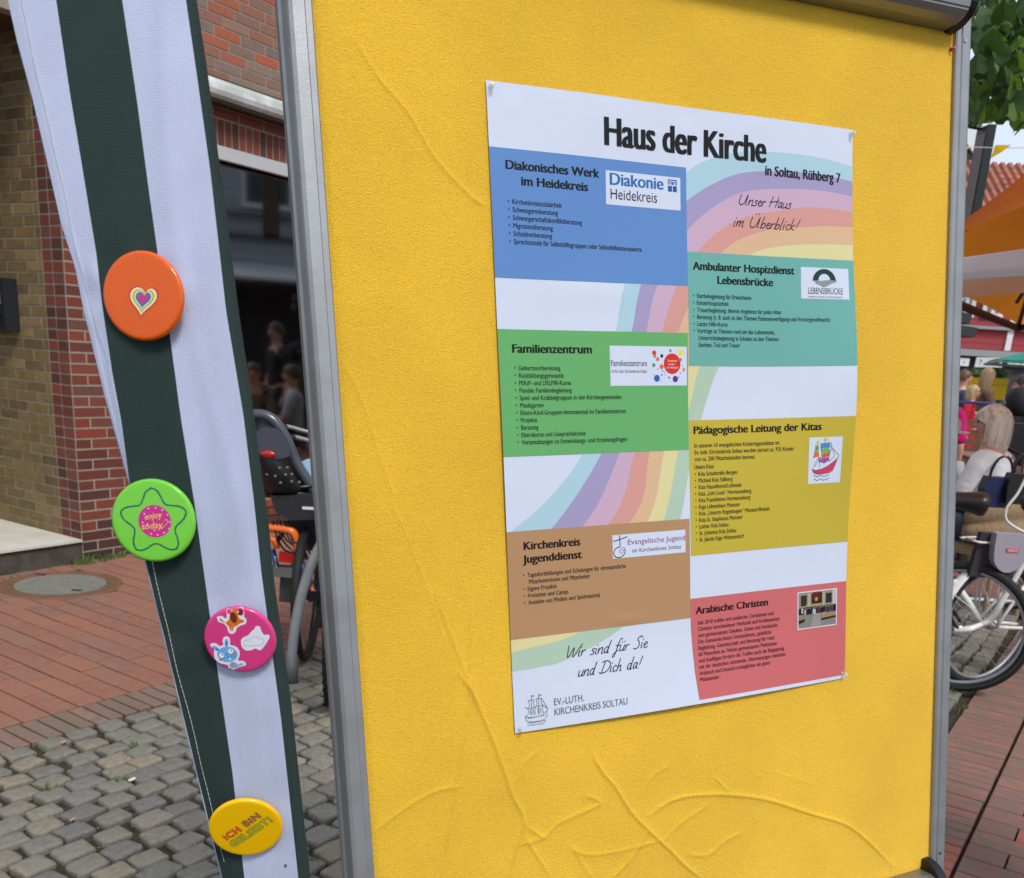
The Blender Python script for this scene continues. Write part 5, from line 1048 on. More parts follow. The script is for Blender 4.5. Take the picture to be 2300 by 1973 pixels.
def saddle(c, f, parent, L=.26):
    f = np.array(f, float); f /= np.linalg.norm(f); lat = np.cross(f, UP); mb = MB(); n = 14; m_ = 10
    for i in range(n+1):
        t = i/n; wd = .085*(1-t)**.8+.018 if t > .12 else .085*(t/.12)**.5*.9+.012
        for j in range(m_):
            a = 2*math.pi*j/m_; mb.v.append(tuple(c+f*(t-.35)*L+lat*math.cos(a)*wd+UP*(math.sin(a)*(.040 if math.sin(a) > 0 else   .085*(1-t)**1.5+.012)*min(1, (t/.14)**.5+.15)+.02*(1-t)**2)))
    mb.f = [(i*m_+j, i*m_+(j+1) % m_, (i+1)*m_+(j+1) % m_, (i+1)*m_+j) for i in range(n) for j in range(m_)]+[tuple(range(m_))[::-1], tuple(n*m_+j for j in range(m_))]; mb.m = [0]*len(mb.f)
    return put(mb, 'saddle', mat('black_saddle', (26, 26, 28), .4), parent, True)
def bike(contact, az, label, frame_m, group, R_=.345, rack=True, step=True, fender_m=None, knob=False, stripe=True, tw=.022, front_wheel=True, saddle_h=.95, extras=True, rim_m=None):
    c0 = np.array([contact[0], contact[1], 0]); f = np.array([math.sin(R(az)), math.cos(R(az)), 0]); lat = np.cross(f, UP)
    root = group_root('bicycle', c0, label, 'bicycle', group); B = lambda x, z, y=0: c0+f*x+UP*z+lat*y
    fm = frame_m; fr_ = None
    rh, fh, bb = B(0, R_), B(1.09, R_), B(.45, .30); sc, hb, htp = B(.27, .78), B(.86, .72), B(.80, .90)
    mb = MB(); mb.tube([bb, B(.40, .45), sc], .016, 10); 
    if step: mb.tube(bez([bb, B(.58, .33), B(.74, .50), hb], 5), .021, 10); mb.tube(bez([B(.39, .50), B(.55, .50), B(.70, .66), B(.835, .80)], 5), .015, 10)
    else: mb.tube([bb, hb], .019, 10); mb.tube([B(.30, .72), B(.82, .84)], .016, 10)
    mb.tube([hb, htp], .020, 10)
    for s in (-1, 1): mb.tube([B(.45, .30, .03*s), B(0, R_, .06*s)], .010, 8); mb.tube([B(.30, .70, .02*s), B(0, R_, .06*s)], .009, 8)
    fr_ = put(mb, 'frame', fm, root, True)
    mb = MB()
    for s in (-1, 1): mb.tube(bez([B(.872, .68, .045*s), B(.93, .52, .05*s), B(1.09, R_, .052*s)], 5), .012, 8)
    put(mb, 'fork', fm, root, True)
    wheel(rh, f, root, R_, tw, stripe, knob, rim_m=rim_m)
    if front_wheel: wheel(fh, f, root, R_, tw, stripe, knob, rim_m=rim_m)
    if fender_m:
        for hc, a0, a1 in ((rh, -10, 165), (fh, 20, 150)):
            mb = MB(); n = 24
            for i in range(n+1):
                a = R(a0+(a1-a0)*i/n); d = f*math.cos(a)+UP*math.sin(a)
                for t in (-1, -.5, .5, 1): mb.v.append(tuple(hc+d*(R_+.022-(.012 if abs(t) == 1 else 0))+lat*t*.030))
            mb.f = [(i*4+j, i*4+j+1, (i+1)*4+j+1, (i+1)*4+j) for i in range(n) for j in range(3)]; mb.m = [0]*len(mb.f); put(mb, 'mudguard', fender_m, root, True)
            mb = MB(); 
            for s in (-1, 1):
                for a in (120, 150): d = f*math.cos(R(a))+UP*math.sin(R(a)); mb.tube([hc+lat*.06*s, hc+d*(R_+.015)+lat*.03*s], .0028, 5)
            put(mb, 'mudguard_stay', fender_m, root)
    if rack:
        mb = MB(); z = .80
        for s in (-1, 1): mb.tube(bez([B(.24, z, .05*s), B(0, z, .065*s), B(-.22, z, .065*s), B(-.26, z+.005, .03*s)], 4), .006, 6); mb.tube([B(-.02, z, .065*s), B(0, R_, .07*s)], .006, 6); mb.tube([B(-.12, z, .065*s), B(0, R_, .07*s)], .005, 6)
        for x in (-.2, -.08, .05, .18): mb.tube([B(x, z, -.065), B(x, z, .065)], .005, 6)
        put(mb, 'rack', fm, root, True)
    mb = MB(); mb.tube([sc, B(.235, saddle_h-.03)], .013, 8); put(mb, 'seat_post', steel, root); 
    if extras: saddle(B(.225, saddle_h), f, root)
    mb = MB(); mb.tube([htp, B(.77, 1.04)], .012, 8); mb.tube(bez([B(.62, 1.10, -.28), B(.72, 1.10, -.24), B(.79, 1.06, -.08), B(.79, 1.06, .08), B(.72, 1.10, .24), B(.62, 1.10, .28)], 4), .011, 8); put(mb, 'handlebar', steel, root, True)
    for s in (-1, 1): mb = MB(); mb.tube([B(.60, 1.10, .285*s), B(.70, 1.10, .245*s)], .016, 8); put(mb, 'grip', black_rub, root)
    mb = MB(); mb.lathe([(0, -.006), (.09, -.006), (.095, 0), (.09, .006), (0, .006)], bb+lat*.05, (f, UP, lat), 24); 
    for s in (-1, 1): mb.tube([bb+lat*.06*s, bb+lat*.07*s+(f*.8*s-UP*.6*s)*.17], .009, 6); mb.box(bb+lat*.11*s+(f*.8*s-UP*.6*s)*.17, (.09, .07, .02), (f, lat, UP))
    put(mb, 'crank', black_pl, root)
    if extras == 1: mb = MB(); mb.sphere(B(-.27, .72), (.03, .03, .025), 10, 6); tag(put(mb, 'rear_lamp', mat('red_lamp', (170, 20, 20), .2, coat=.5), root, True))
    return root, B
# dark city bike in front: big wheel, black saddle
cA = on_z(2128, 1549); azv = math.degrees(math.atan2(cA[0], cA[1]))
rA, BA = bike(cA, azv-82, 'dark city bicycle, nearest to the board\'s right rail, with a white striped tyre', mat('dark_frame', (30, 32, 36), .35, coat=.4), 'bicycles parked behind the pinboard', rack=False, stripe=True, saddle_h=1.0, extras=False)
s_ = at_y(2176, 1128, cA[1]+.25); rS = group_root('x', s_, 'x', 'x'); bpy.data.objects.remove(rS)
# white step-through bike behind it, heading right
cB = on_z(2216, 1402, .345); cB[2] = 0
rB_, BB = bike(cB, 66, 'white step-through bicycle with a rack and grey lock pouch at the right edge', white_gl, 'bicycles parked behind the pinboard', fender_m=white_gl, saddle_h=.98, extras=2)
mb = MB(); c = BB(-.02, .80, -.09); f_ = BB(1, 0)-BB(0, 0); l_ = np.cross(f_, UP)
def pouch(px, py):
    D = cB[1]-.16; c = at_y(px, py, D); mb = MB(); P = [(-.085, .10), (.09, .095), (.092, .03), (.07, -.05), (.02, -.09), (-.03, -.085), (-.07, -.04), (-.082, .03)]
    mb.prism([c+[a, -.03, b] for a, b in bez([np.array(p) for p in P], 4)], (0, .055, 0)); p_ = put(mb, 'lock_pouch', mat('grey_pouch', (150, 148, 160), .6, .05, 20), rB_)
    mb = MB(); mb.prism([c+[a, .03, b] for a, b in ((-.13, .09), (.08, .09), (.07, -.14), (-.15, -.135))], (0, .04, 0)); put(mb, 'pouch_back', mat('purple_black_cloth', (48, 42, 52), .8), rB_)
    mb = MB(); mb.prism([c+[a-.0, -.0345, b] for a, b in ((-.025, .03), (.035, .03), (.038, .012), (-.022, .012))], (0, .003, 0)); pb_ = put(mb, 'pouch_badge', mat('red_label', (206, 70, 90), .5), rB_)
    G1, c1 = glyphs([dict(body='ABUS', bold=0, shear=0, cap=10)]); V, F = G1[0]; x0, x1 = V[:, 0].min(), V[:, 0].max(); mb = MB(); mb.add([c+[-.018+.048*(x-x0)/(x1-x0), -.0352, .0145+.012*y/c1] for x, y in V], orient([(x, 0, y) for x, y in V], F, (0, -1, 0))); put(mb, 'lettering', mat('white_print', (220, 220, 220), .5), pb_)
pouch(2262, 1243)
mb = MB(); mb.tube([at_y(2141, 1305, cB[1]-.1), at_y(2175, 1352, cB[1]-.1), at_y(2205, 1404, cB[1]-.1)], .017, 10); put(mb, 'swing_arm', white_gl, rB_, True)
mb = MB(); mb.tube([at_y(2142, 1417, cB[1]-.14), at_y(2180, 1413, cB[1]-.14), at_y(2206, 1402, cB[1]-.14)], [.017, .017, .012], 10); put(mb, 'kick_stand', white_gl, rB_, True)
mb = MB(); mb.tube(bez([at_y(x, y, cB[1]-.12) for x, y in ((2205, 1404), (2230, 1385), (2262, 1330), (2300, 1262), (2330, 1200))], 4), .016, 10); put(mb, 'chain_stay', white_gl, rB_, True)
mb = MB(); mb.tube(bez([at_y(x, y, cB[1]-.05) for x, y in ((2306, 1070), (2285, 1110), (2262, 1140), (2259, 1165), (2275, 1182), (2310, 1200))], 4), .007, 8); put(mb, 'rear_carrier_loop', white_gl, rB_, True)
rD = saddle(at_y(2172, 1128, cB[1]-.2), (-1, .2, 0), rA, .30)
# steel hoop bike stand
F0 = on_z(655, 1535); D0 = F0[1]; pts = [at_y(x, y, D0) for x, y in ((655, 1470), (664, 1400), (682, 1320), (712, 1240), (760, 1170), (830, 1130), (900, 1165), (945, 1260), (962, 1400))]
mb = MB(); mb.tube([F0-[0, 0, .02]]+bez(pts, 4)+[np.array([pts[-1][0]+.02, D0, -.02])], .0235, 14); hs = group_root('bike_stand', F0, 'grey steel hoop bike stand set in the cobbles beside the board\'s left rail', 'bike stand'); put(mb, 'hoop', steel, hs, True)
mb = MB(); mb.tube([F0-[0, 0, .02], F0+[0, 0, .14]], .031, 14); put(mb, 'collar', mat('dull_steel', (96, 98, 96), .7, .1, 20, metal=.4), hs, True)
# black mountain bike: its knobbly front wheel peeps out left of the board rail
cK = on_z(738, 1570); bike([cK[0]+.02, cK[1]+.0, 0], -8, 'black mountain bicycle with knobbly tyres beside the board\'s left rail', mat('black_frame_paint', (24, 24, 26), .35, coat=.4), 'bicycles parked behind the pinboard', knob=True, stripe=False, tw=.029, rack=False, step=False, rim_m=black_pl)
# orange and blue bike with child seat
cO = on_z(690, 1478); orange = mat('orange_lacquer', (226, 98, 16), .35, coat=.5); blue = mat('blue_lacquer', (24, 56, 110), .35, coat=.5)
rO, BO_ = bike([cO[0], cO[1], 0], -3, 'orange and blue bicycle carrying a black child seat, between banner and board', blue, 'bicycles parked behind the pinboard', rack=False, step=False, stripe=False, saddle_h=.9, extras=2, rim_m=black_pl)
DO = cO[1]-.12
o_ = lambda x, y, d=0: at_y(x, y, DO+d)
mb = MB(); mb.tube(bez([o_(600, 1186), o_(625, 1188), o_(655, 1194), o_(664, 1212), o_(672, 1242)], 4), .021, 10); mb.tube([o_(604, 1208), o_(618, 1214), o_(622, 1232)], .016, 8); mb.tube([o_(625, 1258), o_(670, 1264)], .010, 8); mb.tube([o_(700, 1318), o_(706, 1345)], .010, 8); put(mb, 'rack', orange, rO, True)
mb = MB(); mb.tube([o_(668, 1236, .02), o_(690, 1310, .02), o_(700, 1350, .02)], .018, 10); mb.tube([o_(612, 1235, .03), o_(622, 1275, .03), o_(636, 1300, .03)], .014, 8); put(mb, 'rack_stay', blue, rO, True)
mb = MB(); mb.box(o_(645, 1251), (.072, .03, .045)); put(mb, 'tail_light', mat('red_lamp', (170, 20, 20), .2, coat=.5), rO)
mb = MB(); mb.box(o_(642, 1283), (.12, .06, .05)); put(mb, 'light_bracket', chrome, rO)
mb = MB(); mb.prism([o_(x, y, .02) for x, y in ((630, 1288), (666, 1285), (660, 1355), (626, 1352))], (0, .03, 0)); put(mb, 'mud_flap', mat('smoky_plastic', (60, 60, 62), .4), rO)
mb = MB(); mb.prism([o_(x, y, .10) for x, y in ((640, 1172), (722, 1168), (726, 1235), (690, 1238), (668, 1205), (640, 1196))], (0, .1, 0)); put(mb, 'rear_bag', mat('black_nylon', (34, 34, 38), .7, .1, 30), rO)
mb = MB()
for k in range(5): mb.tube(bez([o_(612+k*9, 1170), o_(620+k*10, 1200+k*4, -.02), o_(640+k*12, 1236-k*3, -.01), o_(690+k*4, 1250+k*8)], 4), .005, 5)
mb.tube([o_(616, 1225), o_(650, 1178)], .012, 6); put(mb, 'cable', black_pl, rO)
# seat
cs_ = bpy.data.objects.new('x', None); bpy.data.objects.remove(cs_)
sroot = group_root('child_seat', o_(640, 1100), 'black child bicycle seat with a red reflector, mounted on the orange and blue bicycle', 'child seat'); bpl = mat('seat_black', (22, 23, 27), .35)
mb = MB(); mb.tube(bez([o_(x, y, .02) for x, y in ((520, 1000), (540, 950), (575, 932), (612, 943), (642, 985), (668, 1045), (705, 1100), (735, 1150))], 5), .026, 12); put(mb, 'rim', mat('seat_rim_grey', (62, 68, 76), .3, coat=.3), sroot, True)
mb = MB(); 
for j, (y, xl, xr, dp) in enumerate(((948, 560, 612, .06), (980, 545, 636, .11), (1020, 545, 652, .13), (1060, 555, 668, .13), (1095, 575, 690, .10), (1112, 590, 700, .05))):
    for i in range(13):
        t = i/12; mb.v.append(tuple(o_(xl+(xr-xl)*t, y, .04-dp*math.sin(math.pi*t)+.02)))
mb.f = [(j*13+i, j*13+i+1, (j+1)*13+i+1, (j+1)*13+i) for j in range(5) for i in range(12)]; mb.m = [0]*len(mb.f); sh = put(mb, 'shell', bpl, sroot, True); sh.modifiers.new('t', 'SOLIDIFY').thickness = .02
mb = MB(); mb.prism([o_(x, y, -.085) for x, y in bez([np.array(p, float) for p in ((572, 1012), (572, 975), (590, 962), (622, 966), (640, 992), (650, 1025), (600, 1030), (572, 1012))], 3)], (0, .012, 0)); put(mb, 'back_panel', mat('seat_panel_grey', (66, 66, 76), .5), sroot)
mb = MB(); mb.sphere(o_(602, 1021, -.09), (.036, .010, .018), 14, 8); put(mb, 'reflector', mat('red_lamp', (170, 20, 20), .2, coat=.5), sroot, True)
for x, y in ((612, 1050), (628, 1052), (645, 1051), (655, 1066), (641, 1067), (655, 1082), (672, 1084), (600, 1066), (618, 1070), (630, 1085)):
    mb = MB(); mb.sphere(o_(x, y, -.082), (.008, .004, .007), 8, 5); put(mb, 'vent', mat('vent_glint', (120, 96, 84), .4), sroot, True)
mb = MB(); mb.prism([o_(x, y, .05) for x, y in bez([np.array(p, float) for p in ((676, 1038), (690, 1032), (703, 1036), (706, 1075), (690, 1060), (676, 1038))], 3)], (0, .02, 0)); put(mb, 'side_cushion', mat('pale_blue_cloth', (170, 196, 224), .6), sroot)
mb = MB(); mb.tube([o_(600, 1110), o_(660, 1096), o_(710, 1092)], .010, 8); mb.tube([o_(590, 1104), o_(640, 1108), o_(700, 1112)], .012, 8); put(mb, 'carrier_bar', black_pl, sroot, True)
bgr = group_root('pannier', o_(655, 1140), 'black bicycle bag with small white lettering under the child seat', 'bag')
mb = MB(); mb.prism([o_(x, y, -.03) for x, y in ((607, 1114), (712, 1112), (716, 1168), (648, 1168), (618, 1150))], (0, .16, 0)); put(mb, 'body', mat('black_nylon', (34, 34, 38), .7, .1, 30), bgr)
mb = MB(); mb.box(o_(692, 1142, -.033), (.055, .003, .013)); put(mb, 'white_tag', mat('white_print', (220, 220, 220), .5), bgr)

# ================================================================== UMBRELLAS
def transl(name, col, k=.35):
    m = mat(name, col, .85, .03, 8); t = m.node_tree; b = t.nodes['Principled BSDF']; o = [n for n in t.nodes if n.type == 'OUTPUT_MATERIAL'][0]; tr = t.nodes.new('ShaderNodeBsdfTranslucent'); tr.inputs['Color'].default_value = (*s2l(col), 1)
    x = t.nodes.new('ShaderNodeMixShader'); x.inputs['Fac'].default_value = k; t.links.new(b.outputs[0], x.inputs[1]); t.links.new(tr.outputs[0], x.inputs[2]); t.links.new(x.outputs[0], o.inputs['Surface']); return m
def canopy(root, corners, apex, m, name='canopy', thick=.004, sag=.05):
    mb = MB(); A = np.array(apex, float); C4 = [np.array(c, float) for c in corners]; n = 8; mm_ = len(C4)
    for q in range(mm_):
        a, b = C4[q], C4[(q+1) % mm_]; mb2 = MB(); vs = []
        for i in range(n+1):
            for j in range(n+1):
                e = a+(b-a)*(j/n); p = A+(e-A)*(i/n); p = p+UP*(-sag*math.sin(math.pi*j/n)*(i/n)**.8*-.6-sag*.6*math.sin(math.pi*i/n)); vs.append(p)
        mb2.add(vs, [(i*(n+1)+j, i*(n+1)+j+1, (i+1)*(n+1)+j+1, (i+1)*(n+1)+j) for i in range(n) for j in range(n)]); put(mb2, name, m, root, True)
def parasol(label, corners, apex, m, group, ribm, valance=0, pole=True, ribs=True, extra=False, mast=0):
    A = np.array(apex, float); root = group_root('parasol', [A[0], A[1], 0], label, 'parasol', group); C4 = [np.array(c, float) for c in corners]
    canopy(root, C4, A, m)
    if valance:
        for q in range(len(C4)):
            a, b = C4[q], C4[(q+1) % len(C4)]; mb = MB(); mb.prism([a, b, b-UP*valance, a-UP*valance], np.cross(b-a, UP)/np.linalg.norm(b-a)*.004); put(mb, 'valance', m, root)
    if ribs:
        hub = A-UP*.12; low = A-UP*.75
        for q in range(len(C4)):
            a, b = C4[q], C4[(q+1) % len(C4)]
            for e in (a,):
                mb = MB(); mb.tube([hub-UP*.01, e-UP*.03], .016, 6); put(mb, 'rib', ribm, root); pass
            if q >= 2: mb = MB(); mb.tube([a-UP*.03, b-UP*.03], .026, 6); put(mb, 'edge_bar', ribm, root)
    if extra:
        a, b = C4[0], C4[1]; L1 = np.linalg.norm(b-a); mb = MB(); h = lambda t: .045+.075*t*1.0
        mb.prism([a, b, b+UP*h(1.0)*1.35, a+UP*h(0)], np.array([-dd[1], dd[0], 0])*.004); put(mb, 'front_flap', transl('white_canvas', (236, 234, 238), .55), root)
        for s, e in ((at_y(2284, 679, C4[3][1]), at_y(2310, 640, (C4[0][1]+C4[3][1])/2)), (at_y(2150, 640, C4[0][1]+.1), at_y(2183, 628, C4[0][1]+.1))): mb = MB(); mb.tube([s, e], .008, 6); put(mb, 'rib', ribm, root)
    if mast: mb = MB(); mb.tube(bez([A-UP*.02, A+UP*.12+[.5, 0, 0], [A[0]+mast-.3, A[1]-.2, A[2]-.1], [A[0]+mast, A[1]-.2, A[2]-.6], [A[0]+mast, A[1]-.2, 0]], 6), .03, 12); put(mb, 'mast', ribm, root, True)
    else: mb = MB(); mb.tube([[A[0], A[1], 0], A-UP*.02], .028, 12); put(mb, 'pole', ribm, root)
    mb = MB(); mb.lathe([(0, .06), (.28, .05), (.3, .0), (0, 0)], [A[0]+mast, A[1]-(.2 if mast else 0), 0], n=20); put(mb, 'base', mat('dark_base', (50, 50, 52), .7), root)
    return root
org = transl('orange_canvas', (214, 128, 40), .8); crm = transl('cream_canvas', (216, 206, 196), .35); tea = transl('teal_canvas', (70, 176, 156), .3); wood_d = mat('dark_wood', (40, 28, 22), .6)
zc = 2.05; C0 = on_z(2000, 607, zc); Ff = on_z(2290, 730, zc); Nn = on_z(2300, 481, zc)
du = (Ff-C0)/np.linalg.norm(Ff-C0)*4.0; dv = -(C0-Nn)/np.linalg.norm(C0-Nn)*2.3
parasol('large orange parasol with dark wooden ribs above the seated people', [C0, C0+dv, C0+dv+du, C0+du], C0+(du+dv)/2+UP*.75, org, 'parasols over the cafe terrace', wood_d, mast=2.4)
zc2 = 1.88; n1, n2 = on_z(2160, 628, zc2), on_z(2300, 619, zc2); f1 = on_z(2160, 671, zc2); dd = (n2-n1)/np.linalg.norm(n2-n1); pp = np.array([-dd[1], dd[0], 0]); pp = pp if pp[1] > 0 else -pp
w_ = float(np.dot(f1-n1, pp)); n0 = n1-dd*.6
parasol('cream parasol in front of the large orange one', [n0, n0+dd*3.0, n0+dd*3.0+pp*w_, n0+pp*w_], n0+dd*2.0+pp*w_/2+UP*.12, crm, 'parasols over the cafe terrace', wood_d, ribs=False, extra=True)
t0 = at_y(2248, 808, 16); t1 = t0+[2.8, .3, 0]; parasol('small teal green parasol in front of the red house', [t0, t1, t1+[.9, 2.4, 0], t0+[.9, 2.4, 0]], t0+[1.9, 1.3, .5], tea, 'parasols over the cafe terrace', steel)
# ================================================================== RED HOUSE
HA = R(90+6); hd_ = np.array([math.sin(HA), math.cos(HA), 0]); hn = np.cross(hd_, UP); HO = at_y(2150, 900, 23); HO[2] = 0; hn = hn if np.dot(hn, CP-HO) > 0 else -hn
def hpx(x, y): P = on_pl(x, y, HO, hn)-HO; return float(P@hd_), float(P[2])
def RP(s, z, o=0): return HO+hd_*s+UP*z+hn*o
rh = group_root('red_house', HO, 'red boarded house with orange tiled roof, white posts and a shop below', 'house')
redc = mat('red_boards', (156, 62, 66), .75, .06, 3); greyb = mat('grey_band', (150, 152, 156), .7); dkw = mat('dark_grey_render', (62, 64, 66), .8, .06, 3)
def quad(pxs, o, d, m, nm, par=rh):
    mb = MB(); pts = [RP(*hpx(x, y), o) for x, y in pxs]; mb.prism(pts, -hn*d); return put(mb, nm, m, par)
z_b = hpx(2230, 787)[1]; z_t = hpx(2230, 590)[1]; sL, sR = -5, 9
mb = MB(); mb.box(RP((sL+sR)/2, z_t/2, -.3), (sR-sL, .5, z_t), (hd_, hn, UP)); put(mb, 'wall', dkw, rh)
nb_rows = int((z_t-z_b)/.135)
for i in range(nb_rows):
    mb = MB(); mb.box(RP((sL+sR)/2, z_b+.135*(i+.5), -.02), (sR-sL, .04, .128), (hd_, hn+UP*.08, UP)); put(mb, 'board', redc, rh)
z1, z2 = hpx(2230, 735)[1], hpx(2230, 740)[1]; mb = MB(); mb.box(RP((sL+sR)/2, (z1+z2)/2, .05), (sR-sL, .1, abs(z1-z2)+.02), (hd_, hn, UP)); put(mb, 'ledge', greyb, rh)
z1, z2 = hpx(2230, 788)[1], hpx(2230, 803)[1]; mb = MB(); mb.box(RP((sL+sR)/2, (z1+z2)/2, .06), (sR-sL, .12, z1-z2), (hd_, hn, UP)); put(mb, 'fascia', greyb, rh)
quad([(2264, 740), (2277, 739), (2267, 788), (2254, 788)], .05, .05, white_paint, 'post'); quad([(2268, 715), (2279, 715), (2278, 734), (2266, 734)], .05, .05, white_paint, 'post')
def hwin(pxs, bars=1):
    (s0, z0), (s1, z1) = hpx(*pxs[0]), hpx(*pxs[1]); mb = MB(); mb.box(RP((s0+s1)/2, (z0+z1)/2, .02), (s1-s0, .1, z0-z1), (hd_, hn, UP)); w = put(mb, 'window', white_paint, rh)
    n = bars+1
    for i in range(n): mb = MB(); W1 = (s1-s0-.1*(n+1))/n; mb.box(RP(s0+.1+i*(W1+.1)+W1/2, (z0+z1)/2, .075), (W1, .02, z0-z1-.2), (hd_, hn, UP)); put(mb, 'pane', mat('house_glass', (96, 108, 112), .08, spec=.8), w)
hwin([(2140, 660), (2184, 714)], 2); hwin([(2212, 660), (2250, 714)]); hwin([(2290, 660), (2330, 714)]); hwin([(2140, 803), (2173, 823)], 1); hwin([(2264, 805), (2320, 826)], 2)
quad([(2162, 834), (2189, 834), (2184, 862), (2160, 862)], .03, .03, white_paint, 'window_poster')
mb = MB()
for c0_, c1_ in (((2230, 830), (2262, 870)),): (s0, z0), (s1, z1) = hpx(*c0_), hpx(*c1_); mb.box(RP((s0+s1)/2, z0/2, .0), (s1-s0, .12, z0), (hd_, hn, UP))
put(mb, 'door', mat('dark_green_door', (44, 50, 46), .6), rh)
ez = hpx(2230, 600)[1]; rzt = mat('orange_roof_tiles', None, .85, .12, 10, rnd=[(150, 88, 68), (168, 96, 70), (136, 84, 70), (158, 104, 84)])
slope_o, slope_z = 4.2, hpx(2300, 471)[1]*1.0; 
mb = MB(); mb.prism([RP(sL, ez-.1, .5), RP(sR, ez-.1, .5), RP(sR, 7.05, -4.2), RP(sL, 7.05, -4.2)], UP*.08); roof = put(mb, 'roof', mat('roof_underlay', (110, 70, 56), .9), rh)
tm = {}
nrow, ncol = 16, 18
tl = MB(); tl.tube([(0, 0, 0), (0, .40, 0)], .09, 6); tme = tl.mesh('tile', rzt)
r0, r1 = RP(0, ez+.02, .52), RP(0, 7.17, -4.2); dr = (r1-r0)
for i in range(nrow):
    for j in range(ncol):
        s = -1.0+j*.2; p = r0+dr*(i/nrow)+hd_*s
        if j > 19: continue
        o = shared('tile', tme, p, roof, rot=(math.atan2(dr[2], np.hypot(dr[0], dr[1])), 0, math.atan2(-dr[0], dr[1])))
sg = group_root('shop_sign', RP(*hpx(2215, 815), .1), 'white shop sign with a blue emblem and the name Schmitz on the red house', 'sign')
quad([(2190, 803), (2247, 804), (2246, 826), (2185, 825)], .12, .05, mat('sign_white', (206, 212, 214), .5), 'panel', sg)
def wall_text(body, x0, x1, yb, cap_px, col, par, bold=0):
    G1, c1 = glyphs([dict(body=body, bold=bold, shear=0, cap=10)]); V, F = G1[0]; a0, a1 = V[:, 0].min(), V[:, 0].max(); (s0, zb), (s1, _) = hpx(x0, yb), hpx(x1, yb); zc_ = hpx(x0, yb-cap_px)[1]
    mb = MB(); v3 = [RP(s0+(s1-s0)*(x-a0)/(a1-a0), zb+(zc_-zb)*y/c1, .126) for x, y in V]; mb.add(v3, orient(v3, F, hn)); put(mb, 'lettering', mat('sign_ink_%d' % col[0], col, .5), par)
wall_text('SCHMITZ', 2204, 2244, 821, 6, (70, 76, 84), sg); wall_text('7', 2194, 2201, 818, 10, (70, 100, 190), sg, .03)
# corner gable beyond the board rail and dark hanging sign
GD = 30.0; gx = at_y(2186, 450, GD)[0]; gz = at_y(2180, 270, GD)[2]; gm = at_y(2180, 345, GD)[2]
gb = group_root('gable_house', [gx-3, GD, 0], 'brown and white gabled house just past the board\'s right rail', 'house')
mb = MB(); mb.box([gx-4, GD+3, gm/2], (8, 6, gm)); put(mb, 'wall', mat('brown_gable', (118, 96, 86), .8), gb)
mb = MB(); mb.prism([[gx+.3, GD-.15, gm-.1], [gx-1.2, GD-.15, gz+.6], [gx-4.2, GD-.15, gz+2.6], [gx-4.2, GD-.15, gz+2.0], [gx-1.2, GD-.15, gz], [gx, GD-.15, gm-.3]], (0, .1, 0)); put(mb, 'bargeboard', white_paint, gb)
mb = MB(); mb.prism([[gx+.3, GD, gm], [gx-4.1, GD, gz+2.6], [gx-8.4, GD, gm]], (0, 6, 0)); put(mb, 'roof', mat('dark_roof', (70, 60, 58), .8), gb)
mb = MB(); mb.box([gx-.2, GD-.03, gm/2], (.3, .05, gm-.4)); put(mb, 'corner_post', white_paint, gb)
hgd = group_root('hanging_sign', at_y(2195, 400, 9), 'tall dark green hanging sign box right of the board\'s right rail', 'sign'); zt, zb = at_y(2197, 285, 9)[2], at_y(2190, 513, 9)[2]; xm = at_y(2196, 400, 9)[0]
mb = MB(); mb.box([xm, 9, (zt+zb)/2], (.07, .22, zt-zb)); put(mb, 'case', mat('dark_green_case', (18, 30, 26), .5), hgd)
mb = MB(); mb.box([xm-.038, 9, (zt+zb)/2], (.006, .18, zt-zb-.12)); put(mb, 'face', mat('brown_sign_face', (96, 80, 74), .5), hgd)
mb = MB(); mb.tube([[xm, 9.05, zt], [xm-.5, 9.05, zt+.05]], .02, 8); put(mb, 'bracket', black_pl, hgd)
# floodlights
fl = group_root('floodlight', at_y(2165, 725, 9.5), 'pair of dark floodlights sticking out past the board\'s right rail', 'floodlight'); fm = mat('floodlight_grey', (46, 52, 50), .5)
for y, l in ((712, 18), (742, 30)):
    a = at_y(2140, y, 9.5); b = at_y(2150+l, y+6, 9.5); mb = MB(); mb.box((a+b)/2, (np.linalg.norm(b-a), .25, .09), ((b-a), (0, 1, 0), np.cross(b-a, (0, 1, 0)))); put(mb, 'lamp_housing', fm, fl)
a = at_y(2138, 700, 9.5); mb = MB(); mb.tube([[a[0], 9.5, 0], [a[0], 9.5, a[2]+.2]], .04, 10); put(mb, 'pole', fm, fl)
# yellow planter
pl = group_root('planter', [at_y(2240, 900, 17)[0], 17, 0], 'large yellow planter with green plants in front of the shop', 'planter'); yl = mat('yellow_plastic', (236, 196, 10), .5, .03, 6)
def pq(x, y): return at_y(x, y, 17)
mb = MB(); a, b, c, d = pq(2214, 849), pq(2268, 851), pq(2264, 866), pq(2216, 864); mb.prism([a, b, c, d], (0, 1.0, 0)); put(mb, 'rim', yl, pl)
mb = MB(); mb.prism([pq(2216, 865), pq(2263, 867), pq(2256, 899), pq(2215, 899)], (0, .9, 0)); put(mb, 'body', yl, pl)
for x in (2220, 2250): mb = MB(); p = pq(x, 899); mb.box([p[0], 17.4, p[2]/2], (.1, .5, p[2])); put(mb, 'leg', mat('dark_leg', (50, 50, 50), .6), pl)
mb = MB()
for _ in range(260):
    x, y = random.uniform(2216, 2266), random.uniform(840, 850); p = pq(x, y)+[0, random.uniform(0, .8), 0]; mb.add([p, p+[rj(.1), rj(.1), .08+rj(.05)], p+[rj(.1), rj(.1), rj(.06)]], [(0, 1, 2)])
